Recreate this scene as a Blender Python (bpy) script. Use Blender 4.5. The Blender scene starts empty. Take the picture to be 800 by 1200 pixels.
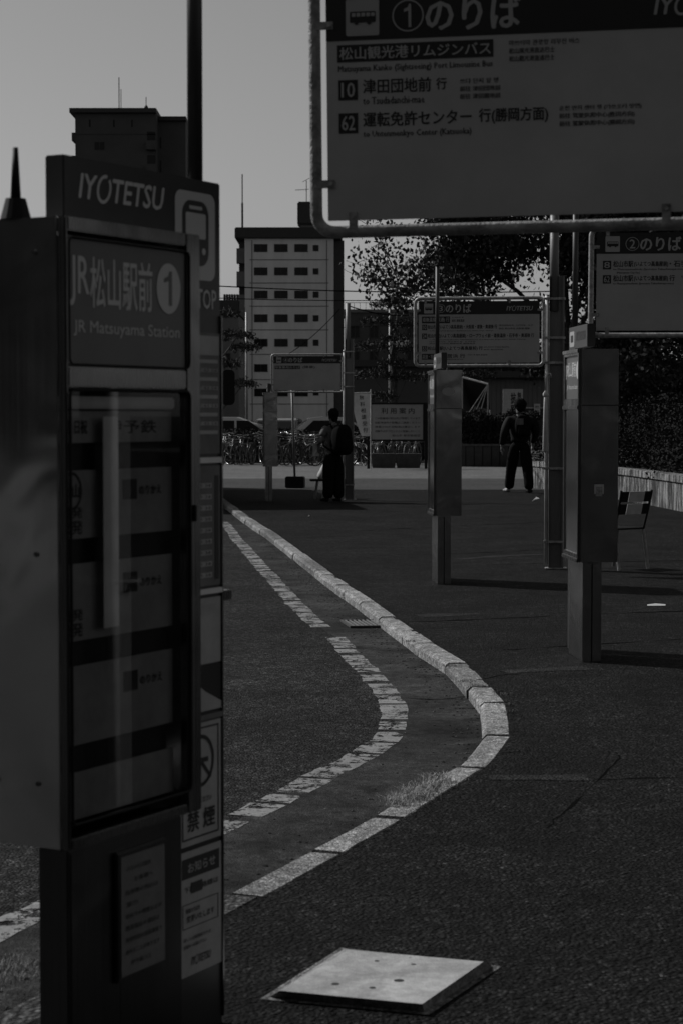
import bpy, bmesh, math, random
from mathutils import Vector, Matrix, noise
random.seed(7)
C = bpy.context.scene.collection
SC = bpy.context.scene
R = math.radians

# ------------------------------------------------------------------ camera
FPX, HX, HY, HOR = 2333.0, 400.0, 600.0, 487.0      # focal length in photo pixels (800x1200)
CAMZ = 1.55
PITCH = math.atan((HY - HOR) / FPX)
cam = bpy.data.objects.new('camera', bpy.data.cameras.new('camera'))
C.objects.link(cam)
cam.location = (0, 0, CAMZ)
cam.rotation_euler = (math.pi / 2 - PITCH, 0, 0)
cam.data.sensor_fit = 'VERTICAL'
cam.data.sensor_height = 36
cam.data.sensor_width = 24
cam.data.lens = 70
cam.data.clip_start = 0.1
cam.data.clip_end = 6000
cam.data.dof.use_dof = True
cam.data.dof.focus_distance = 15
cam.data.dof.aperture_fstop = 9
SC.camera = cam

# ------------------------------------------------------------------ sky and sun
SUN_EL = R(42)
SUN_DIR = Vector((-0.866 * math.cos(SUN_EL), 0.5 * math.cos(SUN_EL), math.sin(SUN_EL)))   # towards the sun
world = bpy.data.worlds.new('World')
SC.world = world
world.use_nodes = True
nt = world.node_tree
nt.nodes.clear()
sky = nt.nodes.new('ShaderNodeTexSky')
sky.sky_type = 'NISHITA'
sky.sun_disc = False
sky.sun_elevation = SUN_EL
sky.sun_rotation = math.atan2(SUN_DIR.x, SUN_DIR.y)
sky.air_density = 1.0
sky.dust_density = 1.5
bw = nt.nodes.new('ShaderNodeRGBToBW')
bg = nt.nodes.new('ShaderNodeBackground')
bg.inputs[1].default_value = 0.092
wo = nt.nodes.new('ShaderNodeOutputWorld')
nt.links.new(sky.outputs[0], bw.inputs[0])
nt.links.new(bw.outputs[0], bg.inputs[0])
nt.links.new(bg.outputs[0], wo.inputs[0])
sl = bpy.data.lights.new('sun', 'SUN')
sl.energy = 4.2
sl.angle = R(0.5)
sl.color = (1, 1, 1)
sun = bpy.data.objects.new('sun', sl)
C.objects.link(sun)
sun.rotation_euler = SUN_DIR.to_track_quat('Z', 'Y').to_euler()
SC.view_settings.view_transform = 'Standard'
SC.view_settings.look = 'None'
SC.view_settings.exposure = -0.55
SC.view_settings.gamma = 1
SC.cycles.use_denoising = True
SC.cycles.max_bounces = 6


# ------------------------------------------------------------------ where a photo pixel lies in the place
def ray(x, y):
    F = Vector((0, math.cos(PITCH), -math.sin(PITCH)))
    U = Vector((0, math.sin(PITCH), math.cos(PITCH)))
    return F + Vector((1, 0, 0)) * ((x - HX) / FPX) + U * ((HY - y) / FPX)


def gp(x, y, z=0.0):
    r = ray(x, y)
    return Vector((0, 0, CAMZ)) + r * ((z - CAMZ) / r.z)


def dp(x, y, Y):
    r = ray(x, y)
    return Vector((0, 0, CAMZ)) + r * (Y / r.y)


# ------------------------------------------------------------------ materials (the place is photographed in black and white: all greys)
MATS = {}


def mat(name, g, rough=0.6, metal=0.0, var=0.0, vscale=5.0, bump=0.0, bscale=50.0, spec=0.5, detail=4, streak=None, coat=0.0, speck=None):
    if name in MATS:
        return MATS[name]
    m = bpy.data.materials.new(name)
    m.use_nodes = True
    n = m.node_tree
    b = n.nodes['Principled BSDF']
    b.inputs['Base Color'].default_value = (g, g, g, 1)
    b.inputs['Roughness'].default_value = rough
    b.inputs['Metallic'].default_value = metal
    b.inputs['Specular IOR Level'].default_value = spec
    b.inputs['Coat Weight'].default_value = coat
    tc = n.nodes.new('ShaderNodeTexCoord')
    if var > 0:
        mp = n.nodes.new('ShaderNodeMapping')
        if streak:
            mp.inputs['Scale'].default_value = streak
        n.links.new(tc.outputs['Object'], mp.inputs[0])
        t = n.nodes.new('ShaderNodeTexNoise')
        t.inputs['Scale'].default_value = vscale
        t.inputs['Detail'].default_value = detail
        t.inputs['Roughness'].default_value = 0.65
        n.links.new(mp.outputs[0], t.inputs['Vector'])
        r = n.nodes.new('ShaderNodeValToRGB')
        lo, hi = max(0, g * (1 - var)), min(1, g * (1 + var))
        r.color_ramp.elements[0].position = 0.3
        r.color_ramp.elements[0].color = (lo, lo, lo, 1)
        r.color_ramp.elements[1].position = 0.7
        r.color_ramp.elements[1].color = (hi, hi, hi, 1)
        n.links.new(t.outputs['Fac'], r.inputs[0])
        n.links.new(r.outputs[0], b.inputs['Base Color'])
    if bump > 0:
        t = n.nodes.new('ShaderNodeTexNoise')
        t.inputs['Scale'].default_value = bscale
        t.inputs['Detail'].default_value = 3
        n.links.new(tc.outputs['Object'], t.inputs['Vector'])
        bp = n.nodes.new('ShaderNodeBump')
        bp.inputs['Strength'].default_value = bump
        bp.inputs['Distance'].default_value = 0.01
        n.links.new(t.outputs['Fac'], bp.inputs['Height'])
        n.links.new(bp.outputs[0], b.inputs['Normal'])
    MATS[name] = m
    return m


def mixramp(n, fac, stops):
    r = n.nodes.new('ShaderNodeValToRGB')
    e = r.color_ramp.elements
    e[0].position, g = stops[0]
    e[0].color = (g, g, g, 1)
    e[1].position, g = stops[-1]
    e[1].color = (g, g, g, 1)
    for p, g in stops[1:-1]:
        x = e.new(p)
        x.color = (g, g, g, 1)
    n.links.new(fac, r.inputs[0])
    return r.outputs[0]


def tex(n, kind, scale, coord, detail=4, rough=0.6, dist=0.0):
    if kind == 'noise':
        t = n.nodes.new('ShaderNodeTexNoise')
        t.inputs['Detail'].default_value = detail
        t.inputs['Roughness'].default_value = rough
        t.inputs['Distortion'].default_value = dist
    else:
        t = n.nodes.new('ShaderNodeTexVoronoi')
        if kind == 'edge':
            t.feature = 'DISTANCE_TO_EDGE'
    t.inputs['Scale'].default_value = scale
    n.links.new(coord, t.inputs['Vector'])
    return t


def mth(n, op, a, b=None, c=None):
    m = n.nodes.new('ShaderNodeMath')
    m.operation = op
    for i, v in enumerate((a, b, c)):
        if v is None:
            continue
        if isinstance(v, (int, float)):
            m.inputs[i].default_value = v
        else:
            n.links.new(v, m.inputs[i])
    return m.outputs[0]


def asphalt(name, g, grain=90.0, contrast=0.75, patch=0.35, bump=0.9, speck=0.25, blot=0.0):
    """aggregate grain with pale chips, old patches and stains, all in world metres"""
    m = bpy.data.materials.new(name)
    m.use_nodes = True
    n = m.node_tree
    b = n.nodes['Principled BSDF']
    b.inputs['Roughness'].default_value = 0.9
    b.inputs['Specular IOR Level'].default_value = 0.12
    co = n.nodes.new('ShaderNodeTexCoord').outputs['Object']
    v = tex(n, 'voronoi', grain, co)
    cell = mixramp(n, v.outputs['Color'], [(0.0, 1 - contrast), (0.6, 1.0), (0.9, 1 + contrast), (1.0, 1 + contrast * 2.2 * speck / .25)])
    edge = mixramp(n, v.outputs['Distance'], [(0.0, 1 + contrast * .5), (0.4, 1.0), (0.7, 1 - contrast * .8)])
    big = mixramp(n, tex(n, 'noise', 0.55, co, 6, 0.62).outputs['Fac'], [(0.25, 1 - patch), (0.5, 1.0), (0.75, 1 + patch)])
    mid = mixramp(n, tex(n, 'noise', 4.5, co, 5, 0.75).outputs['Fac'], [(0.28, 0.7), (0.5, 1.0), (0.74, 1.35)])
    mid = mth(n, 'MULTIPLY', mid, mixramp(n, tex(n, 'noise', 12, co, 3, 0.8).outputs['Fac'], [(0.40, 1 - contrast * .4), (0.5, 1.0), (0.62, 1 + contrast * .5)]))
    fine = mixramp(n, tex(n, 'noise', 26, co, 5, 0.85).outputs['Fac'], [(0.40, 1 - contrast * .8), (0.5, 1.0), (0.60, 1 + contrast * 1.1)])
    f = mth(n, 'MULTIPLY', cell, edge)
    if blot > 0:
        f = mth(n, 'MULTIPLY', f, mixramp(n, tex(n, 'noise', 1.7, co, 7, 0.72, .4).outputs['Fac'], [(.36, 1 - blot), (.47, 1 - blot * .3), (.53, 1.0), (.68, 1 + blot * .8)]))
    f = mth(n, 'MULTIPLY', f, big)
    f = mth(n, 'MULTIPLY', f, mid)
    f = mth(n, 'MULTIPLY', f, fine)
    f = mth(n, 'MULTIPLY', f, g)
    n.links.new(f, b.inputs['Base Color'])
    bp = n.nodes.new('ShaderNodeBump')
    bp.inputs['Strength'].default_value = bump
    bp.inputs['Distance'].default_value = 0.014
    h = mth(n, 'SUBTRACT', 1.0, v.outputs['Distance'])
    n.links.new(h, bp.inputs['Height'])
    n.links.new(bp.outputs[0], b.inputs['Normal'])
    MATS[name] = m
    return m


def worn_paint(name, g, under):
    m = bpy.data.materials.new(name)
    m.use_nodes = True
    n = m.node_tree
    b = n.nodes['Principled BSDF']
    b.inputs['Roughness'].default_value = 0.75
    co = n.nodes.new('ShaderNodeTexCoord').outputs['Object']
    gr = mixramp(n, tex(n, 'voronoi', 80, co).outputs['Color'], [(0, 0.72 * g), (1, 1.2 * g)])
    big = mixramp(n, tex(n, 'noise', 7, co, 5, 0.7).outputs['Fac'], [(0.3, 0.6), (0.7, 1.1)])
    n.links.new(mth(n, 'MULTIPLY', gr, big), b.inputs['Base Color'])
    tr = n.nodes.new('ShaderNodeBsdfTransparent')
    mx = n.nodes.new('ShaderNodeMixShader')
    a = mth(n, 'ADD', mth(n, 'MULTIPLY', tex(n, 'noise', 9, co, 6, 0.75, 0.6).outputs['Fac'], 1.0),
            mth(n, 'MULTIPLY', tex(n, 'noise', 60, co, 3, 0.7).outputs['Fac'], 0.35))
    k = mixramp(n, a, [(0.63, 0.0), (0.66, 1.0)])
    n.links.new(k, mx.inputs[0])
    n.links.new(tr.outputs[0], mx.inputs[1])
    n.links.new(b.outputs[0], mx.inputs[2])
    n.links.new(mx.outputs[0], n.nodes['Material Output'].inputs[0])
    MATS[name] = m
    return m


def glass(name, rough=0.02, tint=0.8):
    m = bpy.data.materials.new(name)
    m.use_nodes = True
    n = m.node_tree
    n.nodes.remove(n.nodes['Principled BSDF'])
    gl = n.nodes.new('ShaderNodeBsdfGlossy')
    gl.inputs['Roughness'].default_value = rough
    gl.inputs['Color'].default_value = (1, 1, 1, 1)
    tr = n.nodes.new('ShaderNodeBsdfTransparent')
    tr.inputs[0].default_value = (tint, tint, tint, 1)
    fr = n.nodes.new('ShaderNodeFresnel')
    fr.inputs[0].default_value = 1.45
    mx = n.nodes.new('ShaderNodeMixShader')
    n.links.new(fr.outputs[0], mx.inputs[0])
    n.links.new(tr.outputs[0], mx.inputs[1])
    n.links.new(gl.outputs[0], mx.inputs[2])
    n.links.new(mx.outputs[0], n.nodes['Material Output'].inputs[0])
    MATS[name] = m
    return m


def steel(name, g, rough, streaky=0.25):
    m = bpy.data.materials.new(name)
    m.use_nodes = True
    n = m.node_tree
    b = n.nodes['Principled BSDF']
    b.inputs['Metallic'].default_value = 1.0
    co = n.nodes.new('ShaderNodeTexCoord').outputs['Object']
    mp = n.nodes.new('ShaderNodeMapping')
    mp.inputs['Scale'].default_value = (400, 400, 1.0)
    n.links.new(co, mp.inputs[0])
    st = tex(n, 'noise', 1.0, mp.outputs[0], 3, 0.6)
    bl = tex(n, 'noise', 2.2, co, 3, 0.5, 0.8)
    c = mth(n, 'MULTIPLY', mixramp(n, st.outputs['Fac'], [(0.3, 1 - streaky), (0.7, 1 + streaky)]),
            mixramp(n, bl.outputs['Fac'], [(0.3, 0.8 * g), (0.7, 1.15 * g)]))
    n.links.new(c, b.inputs['Base Color'])
    n.links.new(mixramp(n, st.outputs['Fac'], [(0.3, rough * 0.9), (0.7, rough * 1.2)]), b.inputs['Roughness'])
    bp = n.nodes.new('ShaderNodeBump')
    bp.inputs['Strength'].default_value = 0.35
    bp.inputs['Distance'].default_value = 0.02
    n.links.new(tex(n, 'noise', 3.0, co, 1, 0.4, 1.2).outputs['Fac'], bp.inputs['Height'])
    n.links.new(bp.outputs[0], b.inputs['Normal'])
    MATS[name] = m
    return m


M_PAVE = asphalt('pavement_asphalt', 0.0142, 72, 0.95, 0.5, 1.0, 0.35, .6)
M_ROAD = asphalt('road_asphalt', 0.035, 80, 0.85, 0.4, 1.0, 0.3, .4)
M_GUT = asphalt('gutter_concrete', 0.038, 130, 0.35, 0.5, 0.4, 0.1, .75)
M_BAND = asphalt('pale_paving', 0.13, 30, 0.2, 0.2, 0.3, 0.05)
M_BAND2 = asphalt('mid_paving', 0.062, 60, 0.3, 0.2, 0.4, 0.1)
M_KERB = asphalt('kerb_granite', 0.30, 110, 0.5, 0.4, 0.5, 0.08)
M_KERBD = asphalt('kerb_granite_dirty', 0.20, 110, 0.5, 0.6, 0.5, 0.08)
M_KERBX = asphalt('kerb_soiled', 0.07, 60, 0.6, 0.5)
M_PALES = asphalt('pale_patch', 0.032, 80, 0.5, 0.3)
M_TAR = mat('tar_seam', 0.007, 1.0, spec=0)
M_LINE = worn_paint('worn_line_paint', 0.255, 0.05)
M_STEEL = steel('brushed_steel', 0.85, 0.15, .07)
M_STEELD = steel('dark_brushed_steel', 0.2, 0.25, .08)
M_PED = steel('pedestal_steel', 0.13, 0.3, .08)
M_GALV = mat('galvanised_tube', 0.32, 0.45, 0.2, 0.5, 30, 0.3, 60)
M_RUST = mat('rusty_tube', 0.24, 0.6, 0.1, 0.7, 11, 0.5, 90, detail=8)
M_POST = mat('grey_post', 0.15, 0.5, 0.2, 0.25, 6, 0.15, 40, streak=(1, 1, .15))
M_POSTW = mat('pale_post', 0.5, 0.5, 0.1, 0.2, 8)
M_BOARD = mat('sign_face_pale', 0.36, 0.45, 0, 0.12, 2.5, 0.05, 20)
M_BOARDN = mat('near_sign_face', 0.42, 0.45, 0, 0.12, 2.5, 0.05, 20)
M_BLACK = mat('sign_black', 0.007, 0.45, 0, 0.3, 6)
M_LETB = mat('letter_dark', 0.02, 0.5)
M_LETW = mat('letter_pale', 0.36, 0.5)
M_NAVY = mat('header_dark', 0.03, 0.4, 0, 0.15, 4)
M_CABSIGN = mat('cabinet_sign_face', 0.11, 0.35, 0, 0.15, 4)
M_CABLET = mat('cabinet_letter', 0.6, 0.4)
M_PAPER = mat('paper', 0.45, 0.7, 0, 0.15, 12)
M_SHEET = mat('timetable_sheet', 0.4, 0.6, 0, 0.25, 7)
M_SHEETD = mat('dark_backing', 0.012, 0.6)
M_STRIP = mat('pale_strip_reflection', 0.8, 0.55, 0, 0.15, 5)  # for pale rails, tent hem and the strip imitating a glass reflection
M_BLK = mat('black_paint', 0.01, 0.6, spec=.2)
M_RUBBER = mat('rubber', 0.02, 0.8)
M_CHROME = mat('chrome', 0.5, 0.22, 1.0)
M_DGLASS = mat('dark_window_glass', 0.008, 0.1, 0, spec=0.15)
M_GLASS = glass('clear_glass')
M_GLASSF = glass('dusty_glass', .14)
M_PLATE = asphalt('cast_cover', 0.37, 260, 0.12, 0.1, 0.2, 0.02)
M_PLATES = asphalt('cast_cover_edge', 0.25, 160, 0.3, 0.3, 0.4, 0.05)
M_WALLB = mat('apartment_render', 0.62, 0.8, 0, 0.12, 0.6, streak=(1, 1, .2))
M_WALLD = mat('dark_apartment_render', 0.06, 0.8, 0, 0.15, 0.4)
M_WALLM = mat('mid_apartment_render', 0.14, 0.8, 0, 0.15, 0.4)
M_ROOFD = mat('dark_roof', 0.03, 0.7)
M_FOL = mat('leaf_dark', 0.04, 0.7, 0, 0.4, 3, spec=.15)
M_FOL2 = mat('leaf_mid', 0.075, 0.55, 0, 0.5, 3)
M_HEDGE = mat('hedge_leaf', 0.03, 0.85, 0, 0.2, 4, spec=.05)
M_BARK = mat('bark', 0.05, 0.9, 0, 0.5, 12, 0.8, 30)
M_DRY = mat('dry_grass', 0.36, 0.8, 0, 0.4, 20)
def stained(name, g, k=.5):
    m = bpy.data.materials.new(name)
    m.use_nodes = True
    n = m.node_tree
    b = n.nodes['Principled BSDF']
    b.inputs['Roughness'].default_value = .9
    co = n.nodes.new('ShaderNodeTexCoord').outputs['Object']
    mp = n.nodes.new('ShaderNodeMapping')
    mp.inputs['Scale'].default_value = (1, 1, .22)
    n.links.new(co, mp.inputs[0])
    drip = mixramp(n, tex(n, 'noise', 9, mp.outputs[0], 6, .7).outputs['Fac'], [(.44, .06), (.50, .5), (.58, 1.0)])
    cr = mixramp(n, tex(n, 'edge', 2.1, mp.outputs[0]).outputs['Distance'], [(0, .1), (.03, .3), (.05, 1.0)])
    gr = mixramp(n, tex(n, 'noise', 30, co, 5, .8).outputs['Fac'], [(.3, .6), (.7, 1.3)])
    f = mth(n, 'MULTIPLY', mth(n, 'MULTIPLY', drip, gr), cr if k > .4 else 1.0)
    n.links.new(mth(n, 'MULTIPLY', f, g), b.inputs['Base Color'])
    bp = n.nodes.new('ShaderNodeBump')
    bp.inputs['Distance'].default_value = .03
    bp.inputs['Strength'].default_value = .8
    n.links.new(f, bp.inputs['Height'])
    n.links.new(bp.outputs[0], b.inputs['Normal'])
    return m


M_STONE = stained('retaining_stone', .36)
M_COPE = stained('coping_stone', .42, .3)
M_CLOTHB = mat('black_cloth', 0.008, 0.95, 0, 0.3, 20, spec=.08)
M_CLOTHG = mat('grey_cloth', 0.12, 0.85, 0, 0.15, 12)
M_PACK = mat('backpack_nylon', 0.007, 0.9, spec=.08)
M_SKIN = mat('skin', 0.15, 0.6)
M_HAIR = mat('hair', 0.008, 0.95, spec=.1)
M_WHITE = mat('white_paint', 0.6, 0.4, 0, 0.1, 4)
M_CARW = mat('pale_car_paint', 0.5, 0.25, 0.1, coat=0.5)
M_CARD = mat('dark_car_paint', 0.05, 0.25, 0.1, coat=0.5)
M_CLAD = mat('kiosk_cladding', 0.10, 0.7, 0, 0.15, 3, streak=(1, 1, .2))
M_CANVAS = mat('dark_canvas', 0.05, 0.8, 0, 0.3, 5)


# ------------------------------------------------------------------ object helpers
def tag(o, label=None, cat=None, group=None, kind=None):
    if label: o['label'] = label
    if cat: o['category'] = cat
    if group: o['group'] = group
    if kind: o['kind'] = kind
    return o


def thing(name, label, cat, loc=(0, 0, 0), rz=0.0, group=None):
    o = bpy.data.objects.new(name, None)
    C.objects.link(o)
    o.location = loc
    o.rotation_euler = (0, 0, rz)
    o.empty_display_size = 0.1
    return tag(o, label, cat, group)


class MB:
    def __init__(s):
        s.v, s.f = [], []

    def add(s, vs, fs):
        b = len(s.v)
        s.v += [tuple(v) for v in vs]
        s.f += [tuple(i + b for i in f) for f in fs]
        return s

    def box(s, a, b, taper=None):
        x0, y0, z0 = a
        x1, y1, z1 = b
        if x1 < x0: x0, x1 = x1, x0
        if y1 < y0: y0, y1 = y1, y0
        if z1 < z0: z0, z1 = z1, z0
        return s.add([(x0, y0, z0), (x1, y0, z0), (x1, y1, z0), (x0, y1, z0), (x0, y0, z1), (x1, y0, z1), (x1, y1, z1), (x0, y1, z1)],
                     [(0, 3, 2, 1), (4, 5, 6, 7), (0, 1, 5, 4), (1, 2, 6, 5), (2, 3, 7, 6), (3, 0, 4, 7)])

    def quad(s, *p):
        return s.add(p, [tuple(range(len(p)))])

    def tube(s, pts, r, n=8, r1=None, caps=True):
        pts = [Vector(p) for p in pts]
        N = len(pts)
        rings = []
        up = None
        for i, p in enumerate(pts):
            if i == 0: d = pts[1] - p
            elif i == N - 1: d = p - pts[-2]
            else: d = (pts[i + 1] - p).normalized() + (p - pts[i - 1]).normalized()
            d = d.normalized() if d.length > 1e-9 else Vector((0, 0, 1))
            if up is None:
                up = Vector((0, 0, 1)) if abs(d.z) < 0.9 else Vector((1, 0, 0))
            a = (up - d * up.dot(d)).normalized()
            up = a
            c = d.cross(a)
            rr = r if r1 is None else r + (r1 - r) * i / (N - 1)
            if isinstance(r, (list, tuple)): rr = r[i]
            rings.append([p + a * (rr * math.cos(2 * math.pi * k / n)) + c * (rr * math.sin(2 * math.pi * k / n)) for k in range(n)])
        vs = [q for rg in rings for q in rg]
        fs = []
        for i in range(N - 1):
            for k in range(n):
                fs.append((i * n + k, i * n + (k + 1) % n, (i + 1) * n + (k + 1) % n, (i + 1) * n + k))
        if caps:
            fs.append(tuple(range(n - 1, -1, -1)))
            fs.append(tuple((N - 1) * n + k for k in range(n)))
        return s.add(vs, fs)

    def prism(s, poly, y0, y1):
        """polygon in x,z pushed from y0 to y1"""
        n = len(poly)
        vs = [(x, y0, z) for x, z in poly] + [(x, y1, z) for x, z in poly]
        fs = [tuple(range(n - 1, -1, -1)), tuple(range(n, 2 * n))]
        fs += [(i, (i + 1) % n, (i + 1) % n + n, i + n) for i in range(n)]
        return s.add(vs, fs)

    def ring(s, c, r, rt, axis='y', n=24, m=6):
        pts = []
        for k in range(n + 1):
            a = 2 * math.pi * k / n
            if axis == 'y': pts.append((c[0] + r * math.cos(a), c[1], c[2] + r * math.sin(a)))
            elif axis == 'x': pts.append((c[0], c[1] + r * math.cos(a), c[2] + r * math.sin(a)))
            else: pts.append((c[0] + r * math.cos(a), c[1] + r * math.sin(a), c[2]))
        return s.tube(pts, rt, m, caps=False)

    def build(s, name, m, parent=None, smooth=False, bevel=0.0, kind=None, seg=2):
        me = bpy.data.meshes.new(name)
        me.from_pydata(s.v, [], s.f)
        if bevel > 0 or True:
            bm = bmesh.new()
            bm.from_mesh(me)
            bmesh.ops.recalc_face_normals(bm, faces=bm.faces)
            if bevel > 0:
                es = [e for e in bm.edges if len(e.link_faces) == 2 and e.calc_face_angle(0) > 0.6]
                bmesh.ops.bevel(bm, geom=es, offset=bevel, segments=seg, affect='EDGES', clamp_overlap=True)
            bm.to_mesh(me)
            bm.free()
        if smooth:
            for p in me.polygons: p.use_smooth = True
        me.materials.append(m)
        o = bpy.data.objects.new(name, me)
        C.objects.link(o)
        if parent: o.parent = parent
        if kind: o['kind'] = kind
        return o


def B(name, a, b, m, parent=None, bevel=0.0, **k):
    return MB().box(a, b).build(name, m, parent, bevel=bevel, **k)


def raw(name, vs, fs, m, parent=None, smooth=False, kind=None):
    """many small faces, straight to a mesh"""
    me = bpy.data.meshes.new(name)
    me.from_pydata(vs, [], fs)
    me.materials.append(m)
    if smooth:
        for p in me.polygons: p.use_smooth = True
    o = bpy.data.objects.new(name, me)
    C.objects.link(o)
    if parent: o.parent = parent
    if kind: o['kind'] = kind
    return o


def dup(root, loc, rz, label, group=None):
    r = root.copy()
    C.objects.link(r)
    r.location = loc
    r.rotation_euler = (0, 0, rz)
    r['label'] = label
    if group: r['group'] = group
    for ch in list(root.children):
        c = ch.copy()
        C.objects.link(c)
        c.parent = r
        for g in list(ch.children):
            d = g.copy()
            C.objects.link(d)
            d.parent = c
    return r


FONT = None


def txt(parent, body, x0, x1, z0, z1, y, m, name='lettering', bold=0.012, back=False, res=2, shear=0.0, fit=True):
    """flat print: lettering stretched into the box x0..x1, z0..z1 on the plane y (read from -y, or from +y when back)"""
    c = bpy.data.curves.new(name, 'FONT')
    c.body = body
    c.resolution_u = res
    c.shear = shear
    o = bpy.data.objects.new(name, c)
    C.objects.link(o)
    bpy.context.view_layer.update()
    me = bpy.data.meshes.new_from_object(o.evaluated_get(bpy.context.evaluated_depsgraph_get()))
    bpy.data.objects.remove(o)
    bpy.data.curves.remove(c)
    if not len(me.vertices):
        return None
    xs = [v.co.x for v in me.vertices]
    ys = [v.co.y for v in me.vertices]
    ax, bx, ay, by = min(xs), max(xs), min(ys), max(ys)
    sx = (x1 - x0) / max(bx - ax, 1e-6)
    sz = (z1 - z0) / max(by - ay, 1e-6)
    for v in me.vertices:
        X = (v.co.x - ax) * sx
        Z = (v.co.y - ay) * sz + z0
        v.co = Vector((x1 - X if back else x0 + X, y, Z))
    if bold > .006:
        nv = len(me.vertices)
        V = [tuple(v.co) for v in me.vertices]
        F = [tuple(p.vertices) for p in me.polygons]
        em = (z1 - z0) / max(1, body.count('\n') + 1)
        st = 1 if back else -1
        VV, FF = list(V), list(F)
        for q, (ox, oz) in enumerate(((bold, 0), (-bold, 0), (0, bold * .8), (0, -bold * .8)) if res > 1 else ((bold, 0), (-bold, 0))):
            VV += [(x + ox * em, yy + st * .00008 * (q + 1), z + oz * em) for x, yy, z in V]
            FF += [tuple(i + nv * (q + 1) for i in f) for f in F]
        me = bpy.data.meshes.new(name)
        me.from_pydata(VV, [], FF)
    me.materials.clear()
    me.materials.append(m)
    ob = bpy.data.objects.new(name, me)
    C.objects.link(ob)
    ob.parent = parent
    return ob


def digit_one(parent, x0, x1, z0, z1, y, m):
    w, h = x1 - x0, z1 - z0
    p = [(.62, 0), (1, 0), (1, 1), (.7, 1), (.55, .86), (0, .78), (0, .66), (.62, .72)]
    return MB().prism([(x0 + a * w, z0 + b * h) for a, b in p], y - .0006, y).build('lettering', m, parent)


def rrect(x0, x1, z0, z1, r, n=5):
    p = []
    for cx, cz, a0 in ((x1 - r, z1 - r, 0), (x0 + r, z1 - r, 90), (x0 + r, z0 + r, 180), (x1 - r, z0 + r, 270)):
        for k in range(n + 1):
            a = R(a0 + 90 * k / n)
            p.append((cx + r * math.cos(a), cz + r * math.sin(a)))
    return p


def disc(cx, cz, rx, rz, n=28):
    return [(cx + rx * math.cos(2 * math.pi * k / n), cz + rz * math.sin(2 * math.pi * k / n)) for k in range(n)]


def flat(name, poly, y, m, parent, t=0.0008, holes=None):
    return MB().prism(poly, y, y + t).build(name, m, parent)


def annulus(name, cx, cz, rx, rz, w, y, m, parent, n=32):
    a, b = disc(cx, cz, rx, rz, n), disc(cx, cz, rx - w, rz - w, n)
    vs = [(x, y, z) for x, z in a] + [(x, y, z) for x, z in b]
    fs = [(i, (i + 1) % n, (i + 1) % n + n, i + n) for i in range(n)]
    return MB().add(vs, fs).build(name, m, parent)


# ================================================================== SETTING: ground, road, kerb
def smooth_curve(pts, step):
    """Catmull-Rom through pts (2-D), resampled at even steps"""
    P = [Vector(p[:2]) for p in pts]
    P = [P[0] * 2 - P[1]] + P + [P[-1] * 2 - P[-2]]
    out = []
    for i in range(1, len(P) - 2):
        a, b, c, d = P[i - 1:i + 3]
        n = max(4, int((c - b).length / 0.04))
        for k in range(n):
            t = k / n
            out.append(0.5 * ((2 * b) + (c - a) * t + (2 * a - 5 * b + 4 * c - d) * t * t + (3 * b - a - 3 * c + d) * t ** 3))
    out.append(P[-2])
    res = [out[0]]
    acc = 0
    for i in range(1, len(out)):
        acc += (out[i] - out[i - 1]).length
        if acc >= step:
            res.append(out[i])
            acc = 0
    return res


kpx = [(262, 590.5), (287.8, 609.5), (314, 627), (348.8, 653.4), (383, 680), (423.8, 708), (451.6, 730), (485.9, 755), (512.5, 772), (536, 789),
       (552, 811), (565, 834), (566, 860), (550, 887.5), (515.6, 908.5), (408.7, 970.7), (300, 1028), (262.5, 1047)]
kc = [gp(x, y) for x, y in kpx]
e = (kc[-1] - kc[-3]).normalized()
kcurve = [Vector((-40, 47)), Vector((-12, 46.2)), Vector((-5, 45)), Vector((-3.1, 42)), Vector((-2.45, 38))] + kc + [kc[-1] + e * 1.2, kc[-1] + e * 2.6, kc[-1] + e * 12]
KC = smooth_curve(kcurve, 0.1)


def normals(P):
    out = []
    for i in range(len(P)):
        t = P[min(i + 1, len(P) - 1)] - P[max(i - 1, 0)]
        t.normalize()
        out.append(Vector((t.y, -t.x)))      # to the left of travel = pavement side is +, see below
    return out


KN = normals(KC)
# travel goes from far left, towards the camera, then left: the pavement lies on the other side of -normal
mid = len(KC) // 2
PS = -1.0                                   # pavement side sign for a curve walked towards the camera
road_z = -0.07
# the ground: one sheet to the horizon, asphalt of the road
g_ = MB().quad((-3000, -3000, road_z), (3000, -3000, road_z), (3000, 3000, road_z), (-3000, 3000, road_z)).build('ground', M_ROAD, kind='structure')


def offset(P, N, d):
    return [p + n * d for p, n in zip(P, N)]


KW = 0.135
inner = offset(KC, KN, PS * (KW - .025))


def strip(name, A, Bc, z0, z1, m, **k):
    n = len(A)
    vs = [(p.x, p.y, z0) for p in A] + [(p.x, p.y, z1) for p in Bc]
    fs = [(i, i + 1, i + 1 + n, i + n) for i in range(n - 1)]
    return MB().add(vs, fs).build(name, m, **k)


# pavement sheet: from the kerb's inner edge out to the right and back
def tri_fill(name, pts, z, m, kind='structure'):
    bm = bmesh.new()
    vs = [bm.verts.new((p[0], p[1], z)) for p in pts]
    es = [bm.edges.new((vs[i], vs[(i + 1) % len(vs)])) for i in range(len(vs))]
    bmesh.ops.triangle_fill(bm, use_beauty=True, use_dissolve=False, edges=es)
    bmesh.ops.recalc_face_normals(bm, faces=bm.faces)
    for f in bm.faces:
        if f.normal.z < 0: f.normal_flip()
    me = bpy.data.meshes.new(name)
    bm.to_mesh(me)
    bm.free()
    me.materials.append(m)
    o = bpy.data.objects.new(name, me)
    C.objects.link(o)
    if kind: o['kind'] = kind
    return o


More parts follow.
